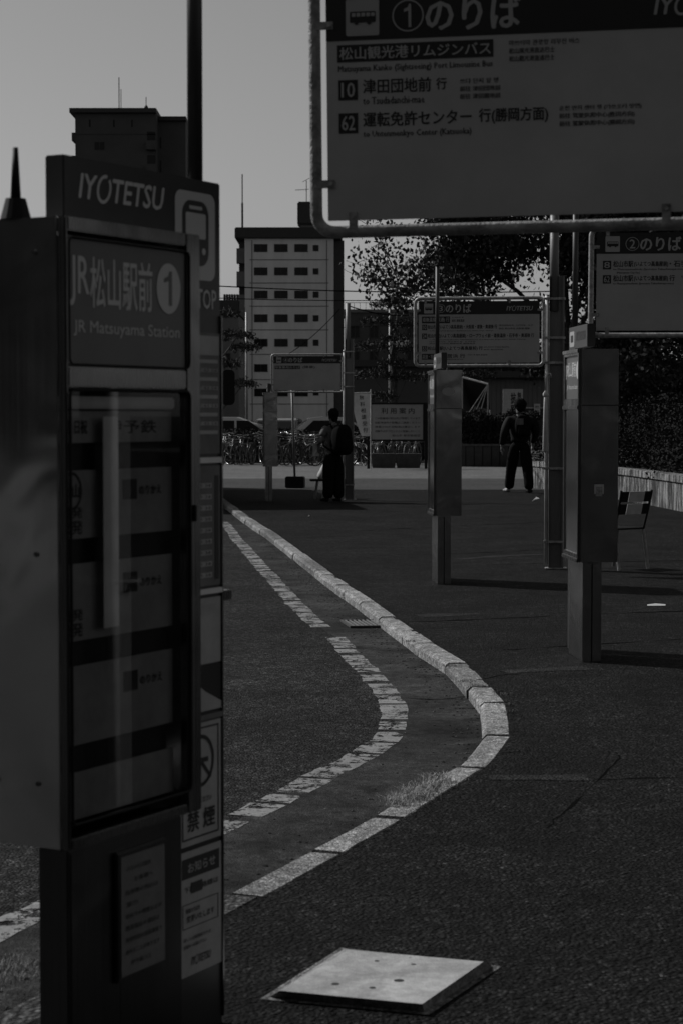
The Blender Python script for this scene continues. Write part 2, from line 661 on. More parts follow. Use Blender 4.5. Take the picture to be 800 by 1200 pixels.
inn = [p for i, p in enumerate(inner) if i % 2 == 0 or i == len(inner) - 1]
last = inn[-1]
pave = tri_fill('pavement', [tuple(p) for p in inn] + [(last.x, -60), (140, -60), (140, 420), (-140, 420), (-140, inn[0].y)], 0.0, M_PAVE)

# kerb stones
kerb = thing('kerb', 'pale granite kerb of separate stones curving along the bus bay', 'kerb')
i = 0
ks = 0
random.seed(11)
while i < len(KC) - 8 and ks < 110:
    L = random.choice((5, 6, 7, 8, 9, 10)) if KC[i].y < 20 else random.choice((9, 10, 11))
    if KC[i].y > 44: L = 30
    j = min(i + L, len(KC) - 1)
    A = KC[i:j + 1]
    N = KN[i:j + 1]
    gap = (0.010 + random.random() * 0.018) if KC[i].y < 20 else .012
    t0 = (A[1] - A[0]).normalized() * gap
    A = [A[0] + t0] + A[1:-1] + [A[-1] - t0]
    A = [p.lerp(A[0].lerp(A[-1], k_ / (len(A) - 1)), .75) for k_, p in enumerate(A)]
    if KC[i].y < 20:
        nn = (A[-1] - A[0]).normalized()
        nn = Vector((nn.y, -nn.x))
        N = [nn] * len(A)
    bend = 9.2 < KC[i].y < 12
    q_ = .014 if bend else .007
    s0, s1 = random.uniform(-q_, q_), random.uniform(-q_, q_)
    dz = random.uniform(-.004, .003)
    vs, fs = [], []
    n = len(A)
    prof = [(0.0, -0.22), (0.0, -0.022), (0.022, 0.0), (KW - 0.006, 0.0), (KW, -0.006), (KW, -0.22)]
    for k in range(n):
        sh = s0 + (s1 - s0) * k / (n - 1)
        for (w, z) in prof:
            q = A[k] + N[k] * (PS * (w * 1.0) + sh)
            jit = random.uniform(-.0015, .0015)
            vs.append((q.x, q.y, z + 0.004 + dz + jit))
    m_ = len(prof)
    for k in range(n - 1):
        for q in range(m_ - 1):
            fs.append((k * m_ + q, k * m_ + q + 1, (k + 1) * m_ + q + 1, (k + 1) * m_ + q))
    fs += [tuple(range(m_)), tuple((n - 1) * m_ + q for q in range(m_ - 1, -1, -1))]
    yy = A[n // 2].y
    mm = M_KERBD if (random.random() < .3) else M_KERB
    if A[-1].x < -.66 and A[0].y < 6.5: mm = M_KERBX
    MB().add(vs, fs).build('kerb_stone', mm, kerb)
    ks += 1
    i = j
# dark filling below the joints and behind the stones
strip('kerb_bed', offset(KC, KN, PS * 0.015), offset(KC, KN, PS * (KW - 0.004)), -0.03, -0.03, M_TAR).parent = kerb
strip('kerb_bed_face', offset(KC, KN, PS * 0.015), offset(KC, KN, PS * 0.015), -0.2, -0.03, M_TAR).parent = kerb


# painted edge line and gutter
def rp(x, y): return gp(x, y, road_z)


lpx1 = [(262, 612), (270, 621), (277, 631), (292, 648), (303, 661), (322, 681), (338, 700), (350, 712), (376, 736)]
lpx2 = [(393, 747), (403, 758), (412, 768), (432, 789), (447, 807), (458, 825), (462, 842), (456, 860), (440, 876), (412, 893), (380, 908), (340, 930), (300, 951), (262, 969),
        (150, 1021), (48, 1067), (-200, 1180)]
L1 = smooth_curve([rp(*p) for p in lpx1], 0.04)
L2 = smooth_curve([rp(*p) for p in lpx2], 0.04)
rl = random.Random(3)
for L in (L1, L2):
    i_ = 0
    while i_ < len(L) - 3:
        m_ = rl.choice((5, 7, 8, 9, 11, 14))
        P = L[i_:i_ + m_]
        if len(P) < 3: break
        off = rl.uniform(-.008, .008)
        N = normals(P)
        a, b = [], []
        for k, (p, n) in enumerate(zip(P, N)):
            wl = .074 + .018 * noise.noise(Vector((p.x * 5, p.y * 5, 0))) + .006 * noise.noise(Vector((p.x * 22, p.y * 22, 0)))
            wr = .074 + .014 * noise.noise(Vector((p.x * 5, p.y * 5, 9))) + .005 * noise.noise(Vector((p.x * 22, p.y * 22, 9)))
            sk = rl.uniform(-.0025, .0025)
            a.append(p + n * (wl + off + sk))
            b.append(p - n * (wr - off))
        strip('edge_line', a, b, road_z + .0035, road_z + .0035, M_LINE, kind='structure')
        i_ += m_ + (1 if rl.random() < .35 else 0)
G = smooth_curve([rp(*p) for p in lpx1 + lpx2], 0.1)
gut = [(p.x, p.y) for p in G]
kpart = [p for p in offset(KC, KN, PS * .05) if p.y < G[0].y and p.x > G[-1].x][::-1]
tri_fill('gutter', gut + [(p.x, p.y) for p in kpart], road_z + .0018, M_GUT)

MB().quad((-70, -60, road_z + .004), (-20, -60, road_z + .004), (-20, 30, road_z + .004), (-70, 30, road_z + .004)).build('added_bright_paving', mat('pale_concrete', .36, .85, 0, .15, .4), kind='structure')  # unseen pale sheet added to brighten the near cabinet's steel reflection
# far paving bands across the end of the pavement
def band(name, y0, y1, m, z):
    a, b = gp(0, y0).y, gp(0, y1).y
    MB().quad((-60, b, z), (80, b, z), (80, a, z), (-60, a, z)).build(name, m, kind='structure')


band('crossing_paving', 543, 561, M_BAND, 0.004)
band('crossing_asphalt', 561, 574, M_BAND2, 0.004)

# seams, cracks and pale repair strips on the pavement
def ribbon(name, px, w, m, z=0.0015, jit=0.0, kind='structure'):
    P = [gp(x, y) for x, y in px]
    P = smooth_curve(P, 0.05)
    N = normals(P)
    a, b = [], []
    for k, (p, n) in enumerate(zip(P, N)):
        o = noise.noise(Vector((p.x * 9, p.y * 9, w * 100))) * jit
        q_ = noise.noise(Vector((p.x * 5, p.y * 5, 3)))
        ww = w * (0.85 + 0.5 * q_) if m is M_PALES else w * max(.06, .55 + 1.5 * q_)
        a.append(p + n * (o + ww / 2))
        b.append(p + n * (o - ww / 2))
    return strip(name, a, b, z, z, m, kind=kind)


for px, w in (([(476, 729), (520, 727.5), (560, 726), (640, 722.5), (800, 716)], .05), ([(590, 762), (660, 757.5), (800, 749)], .03),
              ([(640, 970), (668, 944), (700, 916), (718, 895), (726, 885)], .014), ([(700, 914), (760, 912), (860, 911)], .02),
              ([(560, 797), (590, 791), (612, 790)], .03),
              ([(440, 651), (560, 648), (690, 641)], .05), ([(560, 662), (700, 659), (900, 655)], .05), ([(425, 622), (500, 618), (640, 612)], .06), ([(620, 880), (570, 884), (545, 892)], .02)):
    ribbon('pavement_crack', px, w, M_TAR, jit=0.02 if px[0][1] > 850 else .04)
for px, w in (([(573, 911.5), (620, 911.5), (700, 912)], .15), ([(590, 787.5), (630, 785.5), (688, 783)], .19), ([(490, 722), (530, 720.5), (562, 719.5)], .22),
              ([(540, 655), (600, 651), (640, 650)], .2)):
    ribbon('pale_repair_strip', px, w, M_PALES, z=0.0025, jit=0.01)
ribbon('gutter_seam', [(405, 0)] * 0 + [(470, 804), (510, 806), (545, 803)], .02, M_TAR, z=road_z + .0045)

# drain grate in the gutter
c0 = Vector((.215, 15.37, 0))
dg = thing('drain_grate', 'rusty barred drain grate set in the gutter beside the kerb', 'grate', (c0.x, c0.y, road_z + .006), R(9))
MB().box((-.17, -.22, .0), (.17, .22, .004)).build('dark_grate_base', M_SHEETD, dg)  # flat dark slab stands in for the shade below the bars
fr = MB()
for a, b in (((-.19, -.24, 0), (.19, -.22, .014)), ((-.19, .22, 0), (.19, .24, .014)), ((-.19, -.22, 0), (-.17, .22, .014)), ((.17, -.22, 0), (.19, .22, .014))):
    fr.box(a, b)
fr.build('grate_frame', mat('iron_frame', .05, .8), dg)
for k in range(10):
    x = -.153 + k * .034
    B('grate_bar', (x - .006, -.219, .005), (x + .006, .219, .013), mat('iron_bar', .16, .6, 0, .3, 20), dg)

# square cast cover
cz = 0.03
cor = [gp(408, 1112.8, cz), gp(566, 1126.8, cz), gp(494, 1176.5, cz), gp(328, 1160.8, cz)]
cen = sum(cor, Vector()) / 4
cov = thing('utility_cover', 'pale square steel cover plate standing proud of the near pavement', 'cover', (cen.x, cen.y, 0))
top = [(p.x - cen.x, p.y - cen.y, cz) for p in cor]
bot = [(p.x - cen.x, p.y - cen.y, .002) for p in [gp(x, y, .002) for x, y in ((403, 1111.5), (577, 1132.5), (497, 1185.5), (316, 1168))]]
fo = [(p.x - cen.x, p.y - cen.y, .002) for p in [gp(x, y, .002) for x, y in ((399, 1110.3), (587, 1132.3), (502, 1189), (305, 1170.5))]]
MB().add(top + bot, [(0, 1, 2, 3)]).build('cover_top', M_PLATE, cov)
MB().add(top + bot, [(0, 4, 5, 1), (1, 5, 6, 2), (2, 6, 7, 3), (3, 7, 4, 0)]).build('cover_side', M_PLATES, cov)
MB().add(bot + fo, [(0, 4, 5, 1), (1, 5, 6, 2), (2, 6, 7, 3), (3, 7, 4, 0)]).build('cover_frame', M_KERBD, cov)
for x, y, s in ((441, 1126, .007), (484, 1130, .007), (467, 1149, .014), (393, 1153, .011), (436, 1157.5, .009), (480, 1122, .003)):
    p = gp(x, y, cz)
    MB().prism(disc(0, 0, s, s, 12), 0, .001).build('lifting_hole', M_SHEETD, cov)
    h = C.objects[-1]
    h.rotation_euler = (R(-90), 0, 0)
    h.location = (p.x - cen.x, p.y - cen.y, cz + .0005)


# ================================================================== ROUTE BOARDS
PW, PH = 1.215, 0.62      # printed panel


def bus_icon(parent, x0, x1, z0, z1, y, fg, bgm, icon_only=False):
    flat('bus_icon', rrect(x0, x1, z0, z1, (x1 - x0) * .06, 3), y - .0012, fg, parent)
    w, h = x1 - x0, z1 - z0
    a = MB()
    bx0, bx1, bz0, bz1 = x0 + .12 * w, x1 - .1 * w, z0 + .36 * h, z0 + .66 * h
    a.prism(rrect(bx0, bx1, bz0, bz1, .04 * w, 3), y - .0024, y - .0018)
    for cx in (.32, .7):
        a.prism(disc(x0 + cx * w, bz0, .07 * w, .07 * w, 12), y - .0031, y - .0026)
    a.build('bus_symbol', bgm, parent)
    b = MB()
    for k in range(5):
        xx = bx0 + .06 * w + k * .145 * w
        b.box((xx, y - .0036, z0 + .52 * h), (xx + .11 * w, y - .0032, z0 + .62 * h))
    b.build('bus_symbol_window', fg, parent)


def iyo(parent, x0, x1, z0, z1, y, m, slant=.18, back=False):
    w, h = x1 - x0, z1 - z0
    f = (lambda a: x1 - a * w) if back else (lambda a: x0 + a * w)
    for s_, a, b in (('IY', 0, .205), ('TETSU', .385, 1)):
        p, q = sorted((f(a), f(b)))
        txt(parent, s_, p, q, z0, z1, y, m, shear=slant, bold=.03, back=back)
    n = 28
    vs, fs = [], []
    cx, cz_ = f(.285), (z0 + z1) / 2
    for k in range(n + 1):
        a = R(75) + 2 * math.pi * .93 * k / n
        for rr in (1.0, .76):
            zz_ = .62 * h * rr * math.sin(a)
            xx_ = .082 * w * (rr if rr == 1 else .70) * math.cos(a) + zz_ * slant
            vs.append((cx + (-xx_ if back else xx_), y, cz_ + zz_))
    fs = [(2 * k, 2 * k + 1, 2 * k + 3, 2 * k + 2) for k in range(n)]
    MB().add(vs, fs).build('lettering', m, parent)


def route_board(label, origin, rz, roll, number, rows, mount=None, near=False):
    """origin = lower left corner of the printed panel; local x to the right, z up, y away from the reader"""
    t = thing('route_board', label, 'sign', origin, rz, 'bus route boards in tubular frames')
    t.rotation_euler = (0, -roll, rz)
    board = M_BOARDN if near else M_BOARD
    B('panel', (0, 0, 0), (PW, .004, PH), board, t, bevel=.0012)
    B('header', (0, -.0015, PH * .787), (PW, -.0004, PH), M_BLACK, t)
    B('panel_back_rail', (.02, .005, .03), (PW - .02, .018, .05), M_GALV, t)
    g = .034
    x0, x1, z0, z1, r = -g, PW + g + .005, -g + .004, PH + g - .004, .05
    pts = []
    for cx, cz_, a0 in ((x1 - r, z1 - r, 0), (x0 + r, z1 - r, 90), (x0 + r, z0 + r, 180), (x1 - r, z0 + r, 270)):
        for k in range(7):
            a = R(a0 + 90 * k / 6)
            pts.append((cx + r * math.cos(a), .012, cz_ + r * math.sin(a)))
    pts.append(pts[0])
    MB().tube(pts, .017, 12, caps=False).build('tube_frame', M_RUST if near else M_GALV, t, smooth=True)
    for (cx, cz_, hor) in ((.07, 0, 0), (PW - .3, 0, 0), (.07, PH, 0), (PW - .3, PH, 0), (0, .1, 1), (0, PH - .09, 1), (PW, .1, 1), (PW, PH - .09, 1)):
        s = 1 if (cz_ > .3 if not hor else cx > .5) else -1
        if hor:
            B('bracket', (cx - s * .02, -.004, cz_ - .011), (cx + s * .03, -.0018, cz_ + .011), M_RUST, t)
        else:
            B('bracket', (cx - .012, -.004, cz_ - s * .022), (cx + .012, -.0018, cz_ + s * .03), M_RUST, t)
        bx, bz = (cx - s * .009, cz_) if hor else (cx, cz_ - s * .01)
        o = MB().tube([(bx, -.004, bz), (bx, -.009, bz)], .0055, 8).build('bolt', M_GALV, t)
    zz = lambda v: PH * (1 - v)
    bus_icon(t, .045 * PW, .12 * PW, zz(.195), zz(.035), -.0018, M_LETW, M_BLACK)
    annulus('number_ring', .185 * PW, zz(.115), .043, .043, .0035, -.0022, M_LETW, t)
    if number == '1':
        digit_one(t, (.185 - .009) * PW, (.185 + .007) * PW, zz(.165), zz(.065), -.0022, M_LETW)
    else:
        txt(t, number, (.185 - .014) * PW, (.185 + .014) * PW, zz(.16), zz(.07), -.0022, M_LETW, bold=.02)
    txt(t, 'のりば', .226 * PW, .435 * PW, zz(.185), zz(.045), -.0022, M_LETW, bold=.03)
    iyo(t, .728 * PW, .945 * PW, zz(.155), zz(.085), -.0022, M_LETW)
    for kind, body, u0, u1, v0, v1 in rows:
        if kind == 'box':
            B('route_box', (u0 * PW, -.0012, zz(v1)), (u1 * PW, -.0004, zz(v0)), M_BLACK, t)
            pu, pv = .006, (v1 - v0) * .14
            if len(body) <= 2: pu = (u1 - u0) * .16
            txt(t, body, (u0 + pu) * PW, (u1 - pu) * PW, zz(v1 - pv), zz(v0 + pv), -.002, board, bold=.016)
        elif kind == 'big':
            txt(t, body, u0 * PW, u1 * PW, zz(v1), zz(v0), -.001, M_LETB, bold=.022)
        else:
            txt(t, body, u0 * PW, u1 * PW, zz(v1), zz(v0), -.001, M_LETB, bold=.022, res=1)
    return t


rows1 = [('box', '松山観光港リムジンバス', .025, .375, .232, .307), ('sm', 'Matsuyama Kanko (Sightseeing) Port Limousine Bus', .027, .373, .322, .357),
         ('box', '10', .027, .07, .385, .473), ('big', '津田団地前', .082, .235, .385, .447), ('big', '行', .247, .27, .39, .44), ('sm', 'to Tsudadanchi-mae', .082, .22, .463, .495),
         ('box', '62', .027, .07, .53, .618), ('big', '運転免許センター', .082, .325, .53, .592), ('big', '行(勝岡方面)', .342, .495, .53, .597), ('sm', 'to Untenmenkyo Center (Katsuoka)', .082, .325, .61, .645),
         ('sm', '마쓰야마 관광항 리무진 버스', .41, .565, .24, .264), ('sm', '松山观光港直达巴士', .41, .51, .274, .298), ('sm', '松山觀光港直達巴士', .41, .51, .308, .332),
         ('sm', '쓰다 단지 앞 행', .30, .385, .397, .42), ('sm', '前往 津田団地前', .30, .39, .43, .453), ('sm', '前往 津田團地前', .30, .39, .463, .486),
         ('sm', '운전 면허 센터 행 (가쓰오카 방면)', .52, .70, .53, .554), ('sm', '前往 驾驶执照中心(胜冈方向)', .52, .685, .562, .588), ('sm', '前往 駕駛執照中心(勝岡方向)', .52, .685, .596, .622)]
rows2 = [('box', '8', .033, .076, .285, .372), ('big', '松山市駅', .087, .19, .285, .35), ('big', '(いよてつ髙島屋前)', .195, .37, .292, .352), ('big', '・石手寺・道後温泉 行', .378, .72, .285, .35),
         ('sm', 'to Matsuyamashieki (Iyotetsu Takashimaya-mae), Ishiteji, Dogo-onsen', .087, .62, .362, .388), ('sm', '(Matsuyama City Sta.)', .105, .225, .397, .422),
         ('box', '62', .033, .076, .432, .518), ('big', '松山市駅', .087, .19, .432, .497), ('big', '(いよてつ髙島屋前)', .195, .37, .438, .5), ('big', '行', .378, .405, .435, .495),
         ('sm', 'to Matsuyamashieki (Iyotetsu Takashimaya-mae)', .087, .40, .508, .534), ('sm', '마쓰야마시역 행', .44, .56, .44, .465)]
rows3 = [('box', '道後温泉(直通) 行', .026, .26, .245, .355), ('sm', '도고온천 행', .275, .37, .25, .275), ('sm', '前往 道後溫泉', .275, .38, .29, .335),
         ('box', '10', .028, .07, .375, .465), ('big', '松山市駅(いよてつ髙島屋前)・大街道・道後・奥道後 行', .076, .65, .38, .455), ('sm', 'to Matsuyamashieki (Iyotetsu Takashimaya-mae), Okaido, Dogo, Okudogo', .09, .62, .468, .49),
         ('sm', '마쓰야마시역 · 오카이도 · 도고', .665, .945, .38, .41), ('sm', '前往 松山市站 大街道 道後', .665, .92, .43, .46),
         ('box', '24', .028, .07, .52, .61), ('big', '松山市駅(いよてつ髙島屋前)・ロープウェイ前・道後温泉・石手寺・奥道後 行', .076, .955, .525, .6),
         ('sm', 'to Matsuyamashieki (Iyotetsu Takashimaya-mae), Ropeway-mae, Dogo-onsen, Ishiteji, Okudogo', .09, .89, .612, .634),
         ('sm', '마쓰야마시역 · 로프웨이 앞 · 도고온천', .09, .47, .645, .665), ('sm', '前往 松山市站 纜車站前 道後溫泉', .09, .47, .675, .695),
         ('box', '53', .028, .07, .725, .81), ('big', '松山市駅(いよてつ髙島屋前) 行', .076, .53, .73, .8), ('sm', '마쓰야마시역 행 前往 松山市站', .54, .75, .735, .755), ('sm', '前往 松山市站', .54, .70, .775, .795),
         ('box', '高速・特急', .026, .15, .85, .945), ('big', '・新居浜 行', .16, .385, .855, .92), ('sm', '니하마 행 前往 新居濱', .4, .57, .86, .88), ('sm', 'to Niihama', .16, .37, .93, .95)]
rows4 = [('box', '降車専用のりば', .02, .4, .28, .38), ('big', '(降車)', .44, .62, .28, .37)]

# 1: the near board, filling the upper right of the photo
o1 = dp(384.5, 259, 5.5)
b1 = route_board('nearest route board 1 with black header, hanging large at the upper right', o1, R(-9), R(0.62), '1', rows1, near=True)
o2 = dp(697.5, 387.5, 12.75)
b2 = route_board('route board 2 above the cabinet at the right with routes 8 and 62', o2, R(-8), R(-.25), '2', rows2)
o3 = dp(490, 425.5, 20.2)
b3 = route_board('route board 3 crowded with text rows, clamped to the tall post', o3, R(-6), R(0.1), '3', rows3)
o4 = dp(320.5, 457.5, 36.2)
b4 = route_board('farthest and mostly empty route board, over the waiting man', o4, R(-4), 0, '4', rows4)


def board_post(label, px_x, base_y, h=3.6, offx=0.0, loc=None):
    p = loc or gp(px_x, base_y)
    t = thing('board_post', label, 'post', (p.x, p.y, 0), R(-5), 'tall posts of the route boards')
    m = MB()
    m.box((-.075, -.012, 0), (-.055, .012, 2.95)).box((.055, -.05, 0), (.075, .05, 2.95)).box((-.055, -.006, 0), (.055, .006, 2.95))
    m.box((-.0765, -.05, 0), (-.0745, .05, 2.95))
    m.build('lower_post', M_POST, t)
    MB().tube([(-.03, 0, 2.6), (-.03, 0, h)], .045, 12).build('upper_post', M_POST, t, smooth=True)
    MB().tube([(-.1, -.03, .04), (-.1, -.03, 2.75)], .019, 10).build('side_tube', M_POSTW, t, smooth=True)
    for z in (.28, 1.02, 2.08, 2.33, 2.72):
        MB().box((-.13, -.055, z - .012), (.085, -.048, z + .012)).box((-.125, .05, z - .012), (.085, .057, z + .012)).build('clamp', M_GALV, t, bevel=.002)
        MB().tube([(-.118, -.062, z), (-.118, .062, z)], .006, 6).build('clamp_bolt', M_RUST, t)
    B('base_plate', (-.11, -.08, .004), (.11, .08, .016), M_GALV, t, bevel=.003)
    return t


board_post('tall grey post holding route board 3, right of the walking person', 650.5, 667)
board_post('tall grey post holding the farthest board beside the waiting man', 409.5, 586)
d1 = Vector((math.cos(R(-9)), math.sin(R(-9)), 0))
board_post('post at the far end of the nearest route board, outside the picture', 0, 0, loc=Vector((o1.x, o1.y, 0)) + d1 * 1.38)
d2 = Vector((math.cos(R(-8)), math.sin(R(-8)), 0))
board_post('post at the right end of route board 2, outside the picture', 0, 0, loc=Vector((o2.x, o2.y, 0)) + d2 * 1.38)

# ================================================================== BUS STOP CABINETS
CW, CD = 0.53, 0.246


def cabinet_near():
    CW = .527
    near = dp(79, 260, 4.264)
    org_t = Vector((near.x, near.y, 0))
    near = dp(71.5, 260, 4.264)
    org = Vector((near.x, near.y, 0))
    th = math.atan2(.877, .482)
    t = thing('timetable_cabinet', 'large near steel timetable cabinet with JR station sign and glass door, at left', 'cabinet', org, th, 'steel timetable cabinets of the bus stops')
    zt, zb = 1.975, .610
    # steel body: sides, top and bottom, open at the front where the door sits
    m = MB()
    m.box((0, .012, zb), (.012, CD, zt)).box((CW - .012, .012, zb), (CW, CD, zt)).box((.012, .012, zt - .012), (CW - .012, CD, zt)).box((.012, .012, zb), (CW - .012, CD, zb + .012))
    m.box((.012, CD - .012, zb + .012), (CW - .012, CD, zt - .012))
    m.build('body', M_STEEL, t, bevel=.002)
    # door frame
    fm = MB()
    for a, b in (((0, -.012, zb), (.009, .0105, zt)), ((.468, -.012, zb), (CW, .0105, zt)), ((.009, -.012, zt - .03), (.468, .0105, zt)), ((.009, -.012, zb), (.468, .0105, zb + .024)),
                 ((.009, -.012, 1.612), (.468, .0105, 1.655))):
        fm.box(a, b)
    fm.build('door_frame', M_STEELD, t, bevel=.003)
    # proud inner lip of both windows, rounded tube
    for za, zb_ in ((1.66, 1.931), (.664, 1.606)):
        pts = [(x, -.014, z) for x, z in rrect(.0105, .478, za, zb_, .014, 4)]
        pts.append(pts[0])
        MB().tube(pts, .0022 if za > 1.6 else .0035, 8, caps=False).build('window_gasket', M_BLK, t, smooth=True)
    # upper sign
    B('sign_panel', (.0095, -.007, 1.656), (.4675, .008, 1.935), M_CABSIGN, t)
    txt(t, 'JR', .022, .09, 1.787, 1.893, -.0075, M_CABLET, bold=.012, res=3)
    txt(t, '松山駅前', .095, .333, 1.785, 1.895, -.0075, M_CABLET, bold=.01, res=3)
    MB().prism(disc(.399, 1.842, .049, .058, 32), -.0084, -.0075).build('number_disc', M_CABLET, t)
    digit_one(t, .380, .412, 1.803, 1.882, -.0088, M_CABSIGN)
    txt(t, 'JR Matsuyama Station', .034, .445, 1.722, 1.756, -.0075, M_CABLET, bold=.007, res=3)
    # lower window with sheets behind glass
    MB().quad((.014, -.002, .656), (.468, -.002, .656), (.468, -.002, 1.612), (.014, -.002, 1.612)).build('glass_door', M_GLASS, t)
    B('backing', (.0145, .05, .66), (.467, .056, 1.608), M_SHEETD, t)
    B('light_tube_cover', (.03, .012, 1.565), (.455, .028, 1.592), M_STRIP, t, bevel=.004)
    sheets = [(1.49, 1.56), (1.28, 1.43), (1.055, 1.225), (.825, 1.0), (.66, .765)]
    for k, (a, b) in enumerate(sheets):
        s = B('timetable_sheet', (.0125, .03, a), (.466, .034, b), M_SHEET, t)
        zc = b - (b - a) * .35
        if k in (1, 2, 3):
            txt(s, 'のりかえ', .33, .42, zc - .008, zc + .012, .0285, M_LETB, bold=.03)
            B('route_mark', (.265, .028, zc - .018), (.32, .0295, zc + .028), M_LETB, s)
        if k in (1, 2):
            txt(s, '次発', .03, .11, a + .01, a + .04, .0285, M_LETB, bold=.02)
            txt(s, '始発', .03, .11, a + .045, a + .07, .0285, M_LETB, bold=.02)
        if k == 1:
            annulus('route_circle', .07, b - .045, .04, .042, .006, .0285, M_LETB, s)
            txt(s, '松山', .04, .1, b - .06, b - .03, .0285, M_LETB, bold=.03)
        if k == 0:
            txt(s, '土曜 日祝', .02, .13, a + .02, b - .02, .0285, M_LETB, bold=.02)
            txt(s, '伊予鉄', .2, .4, a + .02, b - .02, .0285, M_LETB, bold=.02)
    B('pale_strip_reflection', (.157, .005, 1.078), (.214, .007, 1.548), M_STRIP, t)  # pale strip imitates the reflection of a pole in the glass
    B('door_latch', (.492, -.018, 1.3), (.502, -.0125, 1.34), M_BLK, t, bevel=.002)
    # pedestal
    B('pedestal', (.004, -.004, 0), (.452, .075, zb - .001), M_PED, t, bevel=.003)
    B('pedestal_groove', (.012, -.0055, .002), (.017, -.0042, zb - .01), M_BLK, t)
    nb = B('notice_plate', (.172, -.016, .276), (.37, -.0045, .572), M_PED, t, bevel=.003)
    B('notice_sheet', (.184, -.018, .288), (.358, -.0165, .56), mat('notice_sheet', .17, .6, 0, .2, 8), nb)
    for k, (s, a, b) in enumerate((('バスのりば案内', .205, .3), ('お客様へ', .235, .31), ('危険物の持込は', .2, .33), ('ご遠慮ください', .2, .25), ('車内での喫煙および', .2, .345), ('携帯電話の通話は', .2, .335), ('発車時刻は道路事情で', .2, .345), ('遅れることがあります', .2, .335), ('伊予鉄バス', .22, .3))):
        z = .53 - k * .027
        txt(nb, s, a, b, z - .006, z + .006, -.0185, M_LETB, bold=.02, res=1)
    for z in (.75, 1.25, 1.9):
        MB().tube([(-.0005, .07, z), (-.003, .07, z)], .006, 10).build('rivet', M_STEELD, t)
        MB().tube([(-.0005, .18, z), (-.003, .18, z)], .006, 10).build('rivet', M_STEELD, t)
    # antenna on the roof
    an = MB()
    an.tube([(-.1, 0, 0), (-.1, 0, 0)], .01) if False else None
    ax, ay = .02, .135
    MB().tube([(ax, ay, zt), (ax, ay, zt + .045)], .034, 16, r1=.022).build('antenna_foot', M_BLK, t, smooth=False)
    MB().tube([(ax, ay, zt + .045), (ax, ay, zt + .155)], .0115, 12, r1=.006).build('antenna', M_BLK, t, smooth=True)
    return t, org_t, th


cab1, org1, th1 = cabinet_near()


def pictogram(parent, x0, x1, z0, z1, y, fg, bgm, back=False):
    """front view of a bus in a rounded square"""
    s = 1 if not back else -1
    w, h = x1 - x0, z1 - z0
    f = lambda a: x0 + a * w
    def lay(k): return (y - .0008 * k - .0006, y - .0008 * k) if not back else (y + .0008 * k, y + .0008 * k + .0006)
    a, b = lay(1)
    MB().prism(rrect(x0, x1, z0, z1, .14 * w, 5), a, b).build('pictogram', fg, parent)
    a, b = lay(2)
    MB().prism(rrect(f(.17), f(.83), z0 + .16 * h, z0 + .9 * h, .2 * w, 6), a, b).build('pictogram_bus', bgm, parent)
    a, b = lay(3)
    MB().prism(rrect(f(.25), f(.75), z0 + .47 * h, z0 + .76 * h, .03 * w, 3), a, b).build('pictogram_windscreen', fg, parent)
    MB().prism(rrect(f(.34), f(.66), z0 + .8 * h, z0 + .84 * h, .01 * w, 2), a, b).build('pictogram_display', fg, parent)
    for q in (.3, .7):
        MB().prism(disc(f(q), z0 + .33 * h, .045 * w, .04 * h, 12), a, b).build('pictogram_lamp', fg, parent)


